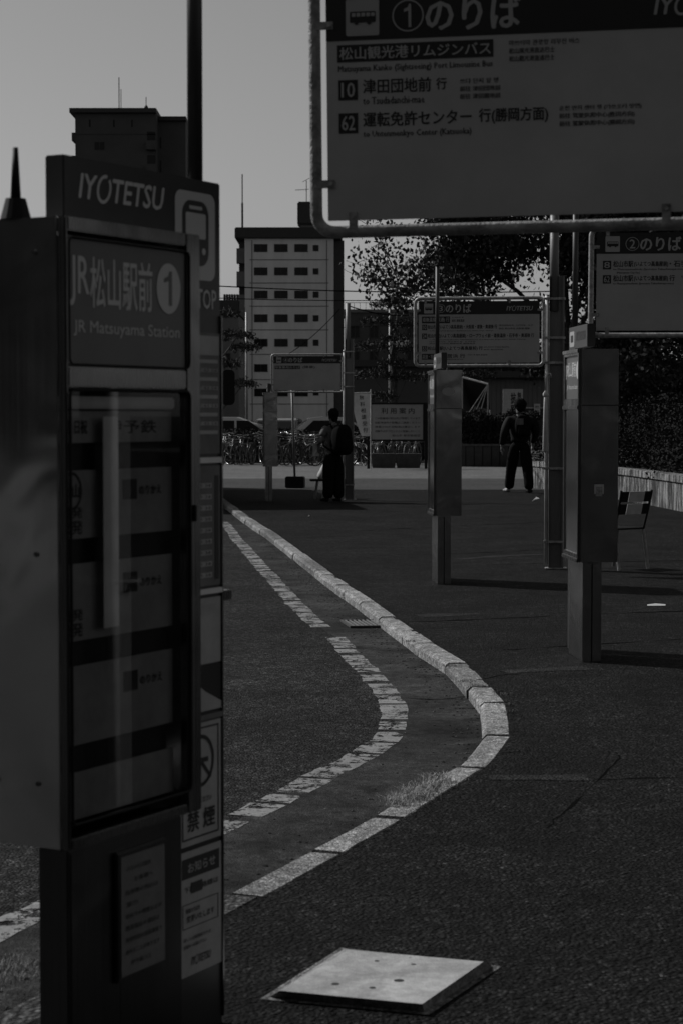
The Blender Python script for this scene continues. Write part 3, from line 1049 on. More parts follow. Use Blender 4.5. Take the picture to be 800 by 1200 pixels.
def totem(org, th, label, back=False, detail=True):
    t = thing('stop_totem', label, 'sign', org, th, 'flat bus stop totems beside the cabinets')
    y0, y1 = .12, .172
    m = MB()
    m.prism([(.15, 1.985), (.56, 1.985), (.56, 0), (.80, 0), (.80, 2.13), (.15, 2.13)], y0, y1)
    m.build('body', M_NAVY, t, bevel=.003)
    MB().tube([(.725, (y0 + y1) / 2, 2.13), (.725, (y0 + y1) / 2, 2.96)], .019, 12).build('pole', mat('dark_pole', .035, .5), t, smooth=True)
    B('pole_cap', (.703, (y0 + y1) / 2 - .022, 2.96), (.747, (y0 + y1) / 2 + .022, 2.972), M_BLK, t, bevel=.004)
    if not back:
        y = y0
        iyo(t, .205, .548, 2.04, 2.094, y - .001, M_CABLET, .2)
        pictogram(t, .594, .773, 1.884, 2.098, y, M_CABLET, M_NAVY)
        txt(t, 'BUS STOP', .575, .778, 1.815, 1.862, y - .001, M_CABLET, bold=.02)
    else:
        y = y1
        iyo(t, .205, .53, 2.035, 2.09, y + .001, M_BLACK, .2, back=True)
        MB().prism(rrect(.6, .77, 2.0, 2.1, .02, 3), y + .0004, y + .0012).build('pictogram', M_LETW, t)
        MB().prism(rrect(.64, .73, 2.03, 2.075, .01, 3), y + .0016, y + .0022).build('pictogram_bus', M_BLACK, t)
    if detail:
        B('edge_trim', (.7945, y0 - .006, .02), (.80, y0 - .0005, 1.80), M_STEELD, t)
        B('edge_trim', (.59, y0 - .006, .02), (.596, y0 - .0005, 1.80), M_STEELD, t)

        def poster(z0, z1, m=M_PAPER):
            return B('poster', (.60, y0 - .003, z0), (.791, y0 - .0004, z1), m, t)
        M_GRID = mat('timetable_print', 0.16, 0.6, 0, 0.3, 9)
        p = poster(1.455, 1.755, M_GRID)
        B('poster_head', (.606, y0 - .0042, 1.70), (.785, y0 - .0032, 1.748), M_PAPER, p)
        for k in range(9):
            z = 1.68 - k * .022
            B('table_row', (.606, y0 - .0042, z), (.78, y0 - .0032, z + .009), M_SHEET if k % 2 else M_PAPER, p)
            if k % 2: txt(p, '6 12 27 43 58', .62, .775, z + .001, z + .008, y0 - .0046, M_LETB, bold=.02, res=1)
        B('poster_rail', (.598, y0 - .008, 1.432), (.793, y0 - .0005, 1.446), M_STRIP, t)
        p = poster(1.125, 1.425, M_GRID)
        for k in range(9):
            z = 1.37 - k * .028
            B('table_row', (.606, y0 - .0042, z), (.75, y0 - .0032, z + .012), M_PAPER, p)
            txt(p, '7 05 19 38', .62, .745, z + .002, z + .01, y0 - .0046, M_LETB, bold=.02, res=1)
        B('table_mark', (.765, y0 - .0042, 1.14), (.782, y0 - .0032, 1.4), M_LETB, p)
        B('poster_rail', (.598, y0 - .008, 1.105), (.793, y0 - .0005, 1.118), M_STRIP, t)
        p = poster(.93, 1.095, M_PAPER)
        txt(p, '運賃表', .62, .77, 1.055, 1.08, y0 - .0036, M_SHEET, bold=.02)
        p = poster(.81, .925, M_SHEETD)
        MB().prism([(.6, .87), (.65, .9), (.72, .86), (.791, .83), (.791, .812), (.6, .812)], y0 - .0042, y0 - .0032).build('photo_print', M_PAPER, p)
        B('poster_rail', (.598, y0 - .008, .79), (.793, y0 - .0005, .803), M_GRID, t)
        # no smoking poster
        p = poster(.485, .785)
        fr_ = MB()
        for a, b in (((.612, .5), (.779, .504)), ((.612, .77), (.779, .774)), ((.612, .504), (.616, .77)), ((.775, .504), (.779, .77))):
            fr_.box((a[0], y0 - .0042, a[1]), (b[0], y0 - .0032, b[1]))
        fr_.build('poster_border', M_LETB, p)
        annulus('no_smoking_ring', .695, .69, .062, .066, .01, y0 - .0044, M_LETB, p)
        MB().prism([(.645, .735), (.653, .741), (.745, .647), (.737, .641)], y0 - .0048, y0 - .0044).build('no_smoking_bar', M_LETB, p)
        B('cigarette', (.66, y0 - .0042, .685), (.73, y0 - .0032, .697), M_LETB, p)
        txt(p, '禁 煙', .635, .76, .52, .57, y0 - .0042, M_LETB, bold=.03)
        txt(p, 'ご協力ください', .65, .745, .585, .6, y0 - .0042, M_LETB, bold=.02)
        # notice poster
        p = poster(.16, .472)
        B('poster_head', (.61, y0 - .0042, .405), (.78, y0 - .0032, .455), M_LETB, p)
        txt(p, 'お知らせ', .635, .76, .418, .443, y0 - .0048, M_PAPER, bold=.02)
        txt(p, '下記の路線は', .618, .775, .37, .385, y0 - .0042, M_LETB, bold=.02)
        B('poster_mark', (.65, y0 - .005, .365), (.70, y0 - .0044, .392), M_LETB, p)
        txt(p, '発着のりばを', .625, .69, .318, .33, y0 - .0042, M_LETB, bold=.02)
        txt(p, '変更いたします', .63, .755, .295, .312, y0 - .0042, M_LETB, bold=.02)
        f2 = MB()
        for a, b in (((.612, .28), (.775, .2815)), ((.612, .34), (.775, .3415)), ((.612, .2815), (.6135, .34)), ((.7735, .2815), (.775, .34))):
            f2.box((a[0], y0 - .0042, a[1]), (b[0], y0 - .0032, b[1]))
        f2.build('poster_border', M_LETB, p)
        txt(p, '詳しくは乗務員または', .615, .74, .248, .258, y0 - .0042, M_LETB, bold=.02, res=1)
        txt(p, '営業所へお尋ね下さい', .615, .72, .23, .24, y0 - .0042, M_LETB, bold=.02, res=1)
        iyo(p, .65, .74, .185, .205, y0 - .0042, M_LETB, .2)
        MB().box((.80, y0 - .004, 1.082), (.845, y0 + .03, 1.107)).build('bracket_arm', M_STEELD, t, bevel=.002)
    return t


totem(org1, th1, 'near dark bus stop totem with pictogram and posters, behind the large cabinet')


def cabinet_far(label, near_px, Y, top_y, tl, cab_th=R(93.6), detail=2, proto=None):
    """cabinet seen from its other side: near corner (0, CD) at the given pixel column"""
    X = (near_px - HX) / FPX * Y
    # local (0, CD) -> world
    ox = X - (-math.sin(cab_th)) * CD
    oy = Y - math.cos(cab_th) * CD
    org = Vector((ox, oy, 0))
    if proto:
        t = dup(proto[0], org, cab_th, label)
        t2 = dup(proto[1], org, cab_th, tl)
        return t, t2
    t = thing('timetable_cabinet', label, 'cabinet', org, cab_th, 'steel timetable cabinets of the bus stops')
    zt, zb = 1.966, .632
    D = CD
    m = MB()
    m.box((0, 0, zb), (.012, D - .012, zt)).box((CW - .012, 0, zb), (CW, D - .012, zt)).box((.012, 0, zt - .012), (CW - .012, D - .012, zt)).box((.012, 0, zb), (CW - .012, D - .012, zb + .012))
    m.box((.012, 0, zb + .012), (CW - .012, .012, zt - .012))
    m.build('body', M_STEEL2, t, bevel=.002)
    fm = MB()
    for a, b in (((0, D - .0105, zb), (.03, D + .008, zt)), ((CW - .03, D - .0105, zb), (CW, D + .008, zt)), ((.03, D - .0105, zt - .04), (CW - .03, D + .008, zt)), ((.03, D - .0105, zb), (CW - .03, D + .008, zb + .05)),
                 ((.03, D - .0105, 1.59), (CW - .03, D + .008, 1.655))):
        fm.box(a, b)
    fm.build('door_frame', M_STEELD, t, bevel=.003)
    for zz in (zb + .01, 1.6, zt - .012):
        B('frame_lip', (-.004, D + .004, zz - .012), (CW + .004, D + .016, zz + .012), M_STEELD, t, bevel=.003)
    B('sign_panel', (.031, D - .008, 1.656), (CW - .031, D - .004, 1.926), M_CABSIGN2, t)
    txt(t, 'JR松山駅前', .15, .5, 1.78, 1.89, D - .003, M_CABLET, bold=.016, back=True)
    MB().prism(disc(.095, 1.835, .045, .055, 24), D - .0036, D - .003).build('number_disc', M_CABLET, t)
    txt(t, 'JR Matsuyama Station', .08, .46, 1.71, 1.745, D - .003, M_CABLET, bold=.01, back=True)
    B('timetable_sheet', (.031, D - .009, .69), (CW - .031, D - .005, 1.585), M_SHEET2, t)
    txt(t, '時刻表 松山市駅', .12, .42, 1.42, 1.47, D - .0045, M_LETB, bold=.02, back=True)
    txt(t, '平日', .3, .42, 1.3, 1.36, D - .0045, M_LETB, bold=.02, back=True)
    MB().quad((.03, D - .001, .682), (CW - .03, D - .001, .682), (CW - .03, D - .001, 1.59), (.03, D - .001, 1.59)).build('glass_door', M_GLASSF, t)
    B('panel_seam', (-.0012, .004, 1.612), (-.0002, D - .014, 1.617), M_BLK, t)
    B('corner_trim', (-.004, D - .012, zb), (-.0005, D - .001, zt), M_STEELD, t)
    MB().tube([(-.0005, .03, 1.2), (-.005, .03, 1.2)], .009, 12).build('lock', M_CHROME, t)
    B('pedestal', (.02, D - .15, 0), (CW - .03, D - .03, zb - .001), M_STEEL2, t, bevel=.003)
    B('pedestal_groove', (.0185, D - .093, .002), (.0198, D - .085, zb - .01), M_BLK, t)
    t2 = totem(org, cab_th, tl, back=True, detail=False)
    return t, t2


M_STEEL2 = steel('steel_cabinet', 0.5, 0.22, .08)
M_CABSIGN2 = mat('cabinet_sign_face_far', 0.10, 0.3, 0, 0.15, 4)
M_SHEET2 = mat('timetable_sheet_far', 0.05, 0.5, 0, 0.2, 8)
c2 = cabinet_far('steel timetable cabinet below route board 2, in front of the metal chair', 678, 12.44, 412, 'totem with lit bus pictogram above the cabinet below route board 2')
# its own sticker
B('sticker', (-.0012, .09, 1.06), (-.0002, .15, 1.12), M_SHEET, c2[0])
B('sticker_print', (-.0022, .10, 1.045), (-.0013, .14, 1.105), mat('sticker_print', .25, .5, 0, .5, 60), c2[0])
c3 = cabinet_far('steel timetable cabinet in the middle, below route board 3', 509, 18.2, 433, 'totem above the middle cabinet, its thin pole crossing route board 3', proto=c2)
for ch in list(c3[0].children):
    if ch.name.startswith('sticker'):
        bpy.data.objects.remove(ch)
MB().add([(-.0012, CD / 2 + .06 * math.cos(a), 1.77 + .035 * math.sin(a)) for a in [2 * math.pi * k / 24 for k in range(24)]], [tuple(range(24))]).build('oval_sticker', mat('oval_sticker', .32, .5), c3[0])  # pale oval painted as a highlight on the steel end face
c4 = cabinet_far('farthest steel timetable cabinet, left of the waiting man', 309.5, 35.9, 462, 'farthest totem above the farthest cabinet', proto=c3)
for ch in list(c4[1].children):
    if ch.name.startswith('pole'):
        bpy.data.objects.remove(ch)

# ================================================================== movable stop pole with block foot, stool, bag
p = gp(346, 572)
t = thing('portable_stop_pole', 'thin pole standing in a black block foot, left of the waiting man', 'pole', (p.x, p.y, 0), R(-6))
B('block_foot', (-.2, -.15, 0), (.2, .15, .25), M_BLK, t, bevel=.02)
MB().tube([(-.01, 0, .25), (-.07, 0, 2.15)], .025, 10).build('pole', M_POST, t, smooth=True)
sq = MB()
for a, b in (((.05, -.01, 1.1), (.075, .01, 2.05)), ((.075, -.01, 2.02), (.5, .01, 2.05)), ((.5, -.01, 1.1), (.52, .01, 2.05))):
    pass
B('sign_edge', (.03, -.012, 1.05), (.05, .012, 1.5), M_POSTW, t)

p = gp(374, 584.5)
t = thing('bench', 'small low bench with thin legs beside the waiting man', 'bench', (p.x, p.y, 0), R(4))
B('seat', (-.17, -.16, .33), (.55, .16, .37), M_BLK, t, bevel=.006)
for x, y in ((-.05, -.13), (.1, -.13), (-.05, .13), (.1, .13), (.45, -.13), (.45, .13)):
    MB().tube([(x + .02, y, .33), (x - .035, y, 0)], .016, 8).build('leg', M_RUST, t)
bag = thing('plastic_bag', 'white plastic bag resting on the small bench', 'bag', (p.x + .08, p.y - .02, .37), 0)
vs, fs = [], []
n = 14
for k in range(7):
    z = k / 6 * .36
    rr = [.10, .125, .12, .10, .08, .05, .03][k]
    for q in range(n):
        a = 2 * math.pi * q / n
        j = 1 + .18 * noise.noise(Vector((math.cos(a) * 2, math.sin(a) * 2, z * 8)))
        vs.append((rr * j * math.cos(a) + z * .18, rr * .7 * j * math.sin(a), z))
for k in range(6):
    for q in range(n):
        fs.append((k * n + q, k * n + (q + 1) % n, (k + 1) * n + (q + 1) % n, (k + 1) * n + q))
fs += [tuple(range(n)), tuple(6 * n + q for q in range(n))]
MB().add(vs, fs).build('bag_body', M_WHITE, bag, smooth=True)
MB().tube([(.06, 0, .35), (.05, 0, .42), (.09, 0, .42), (.1, 0, .35)], .006, 6).build('bag_handle', M_WHITE, bag)


# ================================================================== PEOPLE
def skin(name, nodes, edges, m, parent, root=0, sub=2):
    """one continuous surface grown on a skeleton; nodes: (x, y, z, radius) or (x, y, z, rx, ry)"""
    me = bpy.data.meshes.new(name)
    me.from_pydata([n[:3] for n in nodes], edges, [])
    o = bpy.data.objects.new(name, me)
    C.objects.link(o)
    sm = o.modifiers.new('s', 'SKIN')
    sm.branch_smoothing = 0.5
    sd = o.modifiers.new('d', 'SUBSURF')
    sd.levels = sub
    sk = me.skin_vertices[0].data if me.skin_vertices else None
    if sk is None:
        bm = bmesh.new(); bm.from_mesh(me); bm.verts.layers.skin.verify(); bm.to_mesh(me); bm.free()
        sk = me.skin_vertices[0].data
    for i, nd in enumerate(nodes):
        sk[i].radius = (nd[3], nd[4] if len(nd) > 4 else nd[3])
        sk[i].use_root = (i == root)
    bpy.context.view_layer.update()
    ev = o.evaluated_get(bpy.context.evaluated_depsgraph_get())
    nm = bpy.data.meshes.new_from_object(ev)
    bpy.data.objects.remove(o)
    for p in nm.polygons: p.use_smooth = True
    nm.materials.clear()
    nm.materials.append(m)
    o = bpy.data.objects.new(name, nm)
    C.objects.link(o)
    o.parent = parent
    return o


def blob(name, c, r, m, parent, ax=None, seed=0, amp=0.0, n=16, cut=None):
    vs, fs = [], []
    K = 10
    for k in range(K + 1):
        ph = math.pi * k / K
        for q in range(n):
            a = 2 * math.pi * q / n
            d = Vector((math.sin(ph) * math.cos(a), math.sin(ph) * math.sin(a), math.cos(ph)))
            j = 1 + amp * noise.noise(d * 3 + Vector((seed, 0, 0)))
            vs.append((c[0] + r[0] * d.x * j, c[1] + r[1] * d.y * j, c[2] + r[2] * d.z * j))
    for k in range(K):
        for q in range(n):
            fs.append((k * n + q, k * n + (q + 1) % n, (k + 1) * n + (q + 1) % n, (k + 1) * n + q))
    return MB().add(vs, fs).build(name, m, parent, smooth=True)


def hand_nodes(wx, wy, wz, nodes, edges, base, d=(0, 0, -1), side=1):
    """palm and five bent fingers hanging from the wrist"""
    i0 = len(nodes)
    nodes.append((wx, wy, wz - .05, .028, .016))
    edges.append((base, i0))
    nodes.append((wx, wy - .005, wz - .09, .030, .014))
    edges.append((i0, i0 + 1))
    for k, (oy, L) in enumerate(((-.03, .065), (-.01, .075), (.01, .07), (.028, .055))):
        a = len(nodes)
        nodes.append((wx - side * .004, wy + oy, wz - .10 - L * .45, .009))
        edges.append((i0 + 1, a))
        nodes.append((wx - side * .018, wy + oy, wz - .10 - L, .008))
        edges.append((a, a + 1))
    a = len(nodes)
    nodes.append((wx - side * .02, wy - .035, wz - .07, .010))
    edges.append((i0, a))
    nodes.append((wx - side * .028, wy - .045, wz - .10, .009))
    edges.append((a, a + 1))


def person(label, loc, rz, H, wide_trouser, stride, arms, shirt_m, trouser_m, long_sleeve=False, group=None):
    """local: faces -y... the figure looks towards local +y; height scaled from 1.70"""
    t = thing('person', label, 'person', loc, rz, group)
    t.scale = (H / 1.7,) * 3
    lx = .078
    sL, sR = stride
    N = [(0, 0, .93, .09, .07)]                       # pelvis root
    E = []

    def add(par, *nd):
        N.append(nd)
        E.append((par, len(N) - 1))
        return len(N) - 1
    sp = add(0, 0, 0, 1.08, .08, .06)
    ch = add(sp, 0, .0, 1.27, .10, .07)
    nb = add(ch, 0, .0, 1.39, .055, .05)
    nk = add(nb, 0, .01, 1.46, .052, .055)
    hd = add(nk, 0, .025, 1.54, .066, .078)
    h2 = add(hd, 0, .02, 1.61, .074, .09)
    add(h2, 0, .01, 1.665, .058, .068)
    for s, st in ((-1, sL), (1, sR)):
        hp = add(0, s * lx, 0, .88, .055, .06)
        kn = add(hp, s * (lx + .015), st * .5, .49, .058, .06)
        cf = add(kn, s * (lx + .018), st * .75 - .015, .34, .052, .055)
        an = add(cf, s * (lx + .02), st, .09, .034, .036)
        ft = add(an, s * (lx + .03), st + .05, .045, .036, .03)
        add(ft, s * (lx + .045), st + .16, .032, .036, .022)
    for s, (el, wr) in ((-1, arms[0]), (1, arms[1])):
        sh = add(ch, s * .165, 0, 1.355, .036, .036)
        e_ = add(sh, s * el[0], el[1], el[2], .042, .042)
        w = add(e_, s * wr[0], wr[1], wr[2], .028, .026)
        hand_nodes(s * wr[0], wr[1], wr[2], N, E, w, side=s)
    skin('body', N, E, M_SKIN, t)
    # clothes
    N2, E2 = [(0, 0, .90 if long_sleeve else .95, .165, .135), (0, 0, 1.1, .165, .13), (0, 0, 1.27, .20, .15), (0, 0, 1.39, .13, .11), (0, .0, 1.465, .068, .07)], [(0, 1), (1, 2), (2, 3), (3, 4)]
    for s, (el, wr) in ((-1, arms[0]), (1, arms[1])):
        a = len(N2)
        N2.append((s * .18, 0, 1.36, .085, .082))
        E2.append((2, a))
        if long_sleeve:
            N2.append((s * el[0], el[1], el[2], .072, .07))
            N2.append((s * wr[0], wr[1], wr[2] + .01, .045, .045))
            E2 += [(a, a + 1), (a + 1, a + 2)]
        else:
            mx = [(.19 * .35 + el[0] * .65) * s, el[1] * .65, 1.365 * .35 + el[2] * .65]
            N2.append((mx[0], mx[1], mx[2], .07, .068))
            E2 += [(a, a + 1)]
    skin('jacket' if long_sleeve else 'shirt', N2, E2, shirt_m, t, root=1)
    w = wide_trouser
    N3, E3 = [(0, 0, 1.0, .15, .12), (0, 0, .92, .16, .13)], [(0, 1)]
    for s, st in ((-1, sL), (1, sR)):
        a = len(N3)
        N3.append((s * lx, 0, .84, .098 * w, .105 * w))
        N3.append((s * (lx + .015), st * .5, .49, .078 * w, .08 * w))
        N3.append((s * (lx + .02), st * .9, .2, .07 * w, .07 * w))
        N3.append((s * (lx + .02), st, .05, .074 * w, .076 * w))
        E3 += [(1, a), (a, a + 1), (a + 1, a + 2), (a + 2, a + 3)]
    skin('trousers', N3, E3, trouser_m, t)
    for s, st in ((-1, sL), (1, sR)):
        x = s * (lx + .035)
        N4 = [(x, st - .03, .04, .045, .04), (x, st + .07, .045, .046, .04), (x + s * .01, st + .18, .03, .045, .028)]
        skin('shoe', N4, [(0, 1), (1, 2)], mat('pale_shoe', .3, .6) if long_sleeve and s < 0 else M_BLK, t)
    blob('hair', (0, -.02, 1.615), (.094, .104, .108), M_HAIR, t, amp=.3, n=24)
    blob('hair', (0, -.05, 1.56), (.07, .06, .085), M_HAIR, t, amp=.3)
    # face: nose, ears, eyes, mouth
    blob('nose', (0, .118, 1.575), (.011, .018, .018), M_SKIN, t, n=10)
    for s in (-1, 1):
        blob('ear', (s * .078, .01, 1.58), (.01, .02, .032), M_SKIN, t, n=10)
        blob('eye', (s * .03, .1, 1.60), (.011, .008, .007), M_HAIR, t, n=10)
    blob('mouth', (0, .104, 1.535), (.022, .008, .006), M_HAIR, t, n=10)
    return t


def backpack(label, loc, rz, size, bulge=1.0, reflective=False, H=1.7):
    t = thing('backpack', label, 'backpack', loc, rz)
    t.scale = (H / 1.7,) * 3
    w, d, h = size
    def sack(name, cx, cy, cz, w, d, h, parent):
        vs, fs = [], []
        lv = [(-.5, .55), (-.47, .8), (-.36, .96), (-.1, 1.0), (.15, .96), (.32, .86), (.42, .7), (.48, .48), (.5, .2)]
        n = 20
        for zf, k in lv:
            for q in range(n):
                a = 2 * math.pi * q / n
                ca, sa = math.cos(a), math.sin(a)
                ex = .55
                x = math.copysign(abs(ca) ** ex, ca) * w / 2 * k
                y = math.copysign(abs(sa) ** ex, sa) * d / 2 * k * (1.12 if zf < .1 else 1)
                j = 1 + .05 * noise.noise(Vector((ca * 2, sa * 2, zf * 5)))
                vs.append((cx + x * j, cy + y * j - (zf * .06 if y < 0 else 0) * d, cz + zf * h))
        for k in range(len(lv) - 1):
            for q in range(n):
                fs.append((k * n + q, k * n + (q + 1) % n, (k + 1) * n + (q + 1) % n, (k + 1) * n + q))
        fs += [tuple(range(n)), tuple((len(lv) - 1) * n + q for q in range(n))]
        return MB().add(vs, fs).build(name, M_PACK, parent, smooth=True)
    sack('pack_body', 0, 0, 0, w, d, h, t)
    sack('front_pocket', 0, -d * .5, -h * .2, w * .75, d * .45, h * .42, t)
    for s in (-1, 1):
        MB().tube([(s * w * .3, d * .4, h * .36), (s * w * .33, .16, h * .5), (s * w * .36, .27, h * .46), (s * w * .38, .36, h * .2), (s * w * .46, .3, -h * .2), (s * w * .44, d * .4, -h * .34)], .017, 8).build('strap', M_PACK, t, smooth=True)
    if reflective:
        B('pocket_patch', (-w * .45, -d * .53, h * .05), (-w * .02, -d * .49, h * .34), M_CLOTHG, t, bevel=.004)
    return t


# waiting man, seen from behind, turned a little to the left
p = gp(390, 588)
rzm = R(38)
man = person('waiting man in a grey shirt and wide black trousers with a black backpack', (p.x, p.y, 0), rzm, 1.66, 1.5, (.02, -.05),
             (((.27, .02, 1.1), (.17, .22, 1.06)), ((.26, .0, 1.1), (.2, .2, 1.03))), M_CLOTHG, M_CLOTHB)
q = Matrix.Rotation(rzm, 3, 'Z') @ Vector((.0, -.25, 1.12))
bp_ = backpack('bulging black backpack on the back of the waiting man', (p.x + q.x, p.y + q.y, q.z), rzm, (.38, .27, .55), 1.1, H=1.7)
# a folded paper the man holds
q = Matrix.Rotation(rzm, 3, 'Z') @ Vector((-.2, .24, 1.0))
pp = thing('paper', 'crumpled bright paper held by the waiting man', 'paper', (p.x + q.x, p.y + q.y, q.z - .05), rzm)
vs, fs = [], []
for a in range(5):
    for b in range(5):
        vs.append((-.07 + .035 * a, .03 * noise.noise(Vector((a * .9, b * .9, 4))), -.13 + .06 * b))
for a in range(4):
    for b in range(4):
        fs.append((a * 5 + b, a * 5 + b + 1, (a + 1) * 5 + b + 1, (a + 1) * 5 + b))
MB().add(vs, fs).build('paper_sheet', M_WHITE, pp)
# walking person
p = gp(608, 577.5)
rzw = R(12)
wk = person('person walking away in dark jacket and trousers with one pale shoe', (p.x, p.y, 0), rzw, 1.87, 1.15, (.24, -.2),
            (((.26, -.05, 1.1), (.28, .03, .86)), ((.27, .05, 1.1), (.24, .12, .88))), mat('dark_jacket', 0.011, 0.8, 0, .3, 20, spec=.15), M_CLOTHB, long_sleeve=True)
wk.scale = (1.3, 1.22, 1.1)
q = Matrix.Rotation(rzw, 3, 'Z') @ Vector((0, -.2, 1.22 * 1.1))
backpack('dark backpack with a grey patch, worn by the walking person', (p.x + q.x, p.y + q.y, q.z), rzw, (.30, .14, .42), 1.0, True, H=1.8)

# ================================================================== furled umbrella hooked on the tall post
p = gp(650.5, 667)
ux = p.x - .118
um = thing('umbrella', 'pale furled umbrella hanging from the clamp of the tall post', 'umbrella', (ux, p.y - .075, 1.2))
MB().tube([(0, 0, .60), (0, 0, .48), (0, 0, 0), (0, 0, -.02)], [.012, .02, .030, .014], 10).build('canopy', M_POSTW, um, smooth=True)
MB().tube([(0, 0, -.02), (0, 0, -.12)], .006, 8).build('tip', M_CHROME, um)
MB().tube([(0, 0, .6), (0, 0, .72), (.02, 0, .77), (.045, 0, .77), (.055, 0, .73)], .009, 8).build('handle', M_POSTW, um, smooth=True)
blob('canopy_knot', (0, 0, .56), (.03, .03, .03), M_POSTW, um, n=10)

# ================================================================== metal chair
p = gp(722, 666)
chr_ = thing('metal_chair', 'metal chair with two rows of pale back slats, behind the right cabinet', 'chair', (p.x, p.y, 0), R(36))
M_SLAT = mat('chair_slat', 0.5, 0.5, 0, .2, 8)
for s in (-1, 1):
    MB().tube([(s * .2, -.24, 0), (s * .2, -.17, .40)], .016, 8).build('leg', M_RUST, chr_)
    MB().tube([(s * .2, .26, 0), (s * .2, .2, .40)], .016, 8).build('leg', M_CHROME, chr_)
    MB().tube([(s * .2, -.17, .40), (s * .205, -.23, .6), (s * .21, -.28, .80)], .012, 8).build('back_post', M_BLK, chr_)
for k in range(5):
    B('seat_slat', (-.2, -.17 + k * .075, .40), (.2, -.11 + k * .075, .42), M_BLK, chr_, bevel=.004)
for k, (z0, z1) in enumerate(((.56, .665), (.685, .79))):
    y0, y1 = -.222 - (z0 - .56) * .25, -.222 - (z1 - .56) * .25
    for xs, mm in (((-.2, -.11), M_BLK), ((-.105, .105), M_SLAT), ((.11, .2), M_BLK)):
        MB().add([(xs[0], y0, z0), (xs[1], y0, z0), (xs[1], y1, z1), (xs[0], y1, z1), (xs[0], y0 - .012, z0), (xs[1], y0 - .012, z0), (xs[1], y1 - .012, z1), (xs[0], y1 - .012, z1)],
                 [(0, 1, 2, 3), (4, 7, 6, 5), (0, 4, 5, 1), (1, 5, 6, 2), (2, 6, 7, 3), (3, 7, 4, 0)]).build('back_slat', mm, chr_)
MB().tube([(-.2, .22, .14), (.2, .22, .14)], .009, 8).build('stretcher', M_CHROME, chr_)

# litter
p = gp(768, 710)
tag(MB().add([(p.x - .075, p.y - .02, .004), (p.x + .075, p.y - .01, .004), (p.x + .08, p.y + .02, .012), (p.x, p.y + .03, .018), (p.x - .07, p.y + .02, .010)], [(0, 1, 2, 3, 4)]).build('paper_scrap', M_WHITE),
    'flat white scrap of paper on the pavement near the right edge', 'litter')
for (x, y, s, l) in ((627, 588, .07, 'pale fallen leaf on the pavement right of the walking person'), (362, 606, .015, 'tiny pale fleck on the pavement before the waiting man')):
    p = gp(x, y)
    tag(MB().add([(p.x - s, p.y, .004), (p.x - s * .3, p.y - s * .5, .01 + s * .5), (p.x + s, p.y, .01 + s * .7), (p.x + s * .2, p.y + s * .6, .02 + s)], [(0, 1, 2), (0, 2, 3)]).build('fallen_leaf', M_WHITE), l, 'leaf')


# ================================================================== GRASS in the kerb joints
def tuft(name, pts, n, hgt, spread, m, seed):
    rnd = random.Random(seed)
    vs, fs = [], []
    for k in range(n):
        c = rnd.choice(pts)
        x = c.x + rnd.gauss(0, spread)
        y = c.y + rnd.gauss(0, spread * .8)
        a = rnd.uniform(0, 6.28)
        L = hgt * rnd.uniform(.4, 1.2)
        lean = rnd.uniform(.2, 1.2) * L
        w = .0011
        dx, dy = math.cos(a) * lean, math.sin(a) * lean
        px, py = -math.sin(a) * w, math.cos(a) * w
        b = len(vs)
        vs += [(x - px, y - py, 0), (x + px, y + py, 0), (x + dx * .35 + px, y + dy * .35 + py, L * .6), (x + dx * .35 - px, y + dy * .35 - py, L * .6), (x + dx, y + dy, L * .85)]
        fs += [(b, b + 1, b + 2, b + 3), (b + 3, b + 2, b + 4)]
    o = raw(name, vs, fs, m, kind='stuff')
    return o


tag(tuft('dry_grass', [gp(x, y) for x, y in ((468, 944), (480, 938), (490, 934), (500, 927), (508, 922), (514, 917))], 1000, .05, .035, M_DRY, 3), 'dry pale grass growing over the kerb in the curve', 'grass')
tag(tuft('weeds', [gp(x, y) for x, y in ((0, 1130), (10, 1140), (25, 1135), (40, 1140), (15, 1150), (-30, 1150))], 600, .025, .05, mat('dull_weed', .16, .8, 0, .4, 20), 5), 'low dry weeds along the kerb at the lower left', 'grass')
tag(tuft('kerb_moss', [gp(x, y) for x, y in ((545, 799), (560, 805), (585, 812), (596, 826), (596, 835), (590, 815), (480, 752), (528, 781))], 500, .02, .03, M_FOL2, 6), 'short dark weeds in the kerb joints of the bend', 'weeds')

# dark soil clods gathered against both sides of the kerb
rnd = random.Random(14)
vs, fs = [], []
for k in range(9000):
    i_ = rnd.randrange(len(KC) // 4, len(KC) - 20)
    if KC[i_].y > 26: continue
    dens = .5 + .5 * noise.noise(Vector((KC[i_].x * 1.3, KC[i_].y * 1.3, 7)))
    if rnd.random() > dens: continue
    gs = rnd.random() < .8
    if gs:
        p = KC[i_] + KN[i_] * (-PS) * abs(rnd.gauss(.0, .10 if rnd.random() < .7 else .22)); z = road_z + .001
    else:
        p = KC[i_] + KN[i_] * PS * (KW + abs(rnd.gauss(0, .012))); z = .0005
    s = rnd.uniform(.003, .011) * (1 if gs else .7)
    b = len(vs)
    vs += [(p.x + s * rnd.uniform(.7, 1.3) * math.cos(a), p.y + s * rnd.uniform(.7, 1.3) * math.sin(a), z) for a in (0, 1.3, 2.6, 3.8, 5.1)] + [(p.x, p.y, z + s * .6)]
    fs += [(b + q, b + (q + 1) % 5, b + 5) for q in range(5)]
raw('soil_crumbs', vs, fs, mat('kerb_soil', .012, 1.0, spec=.05), kind='stuff')

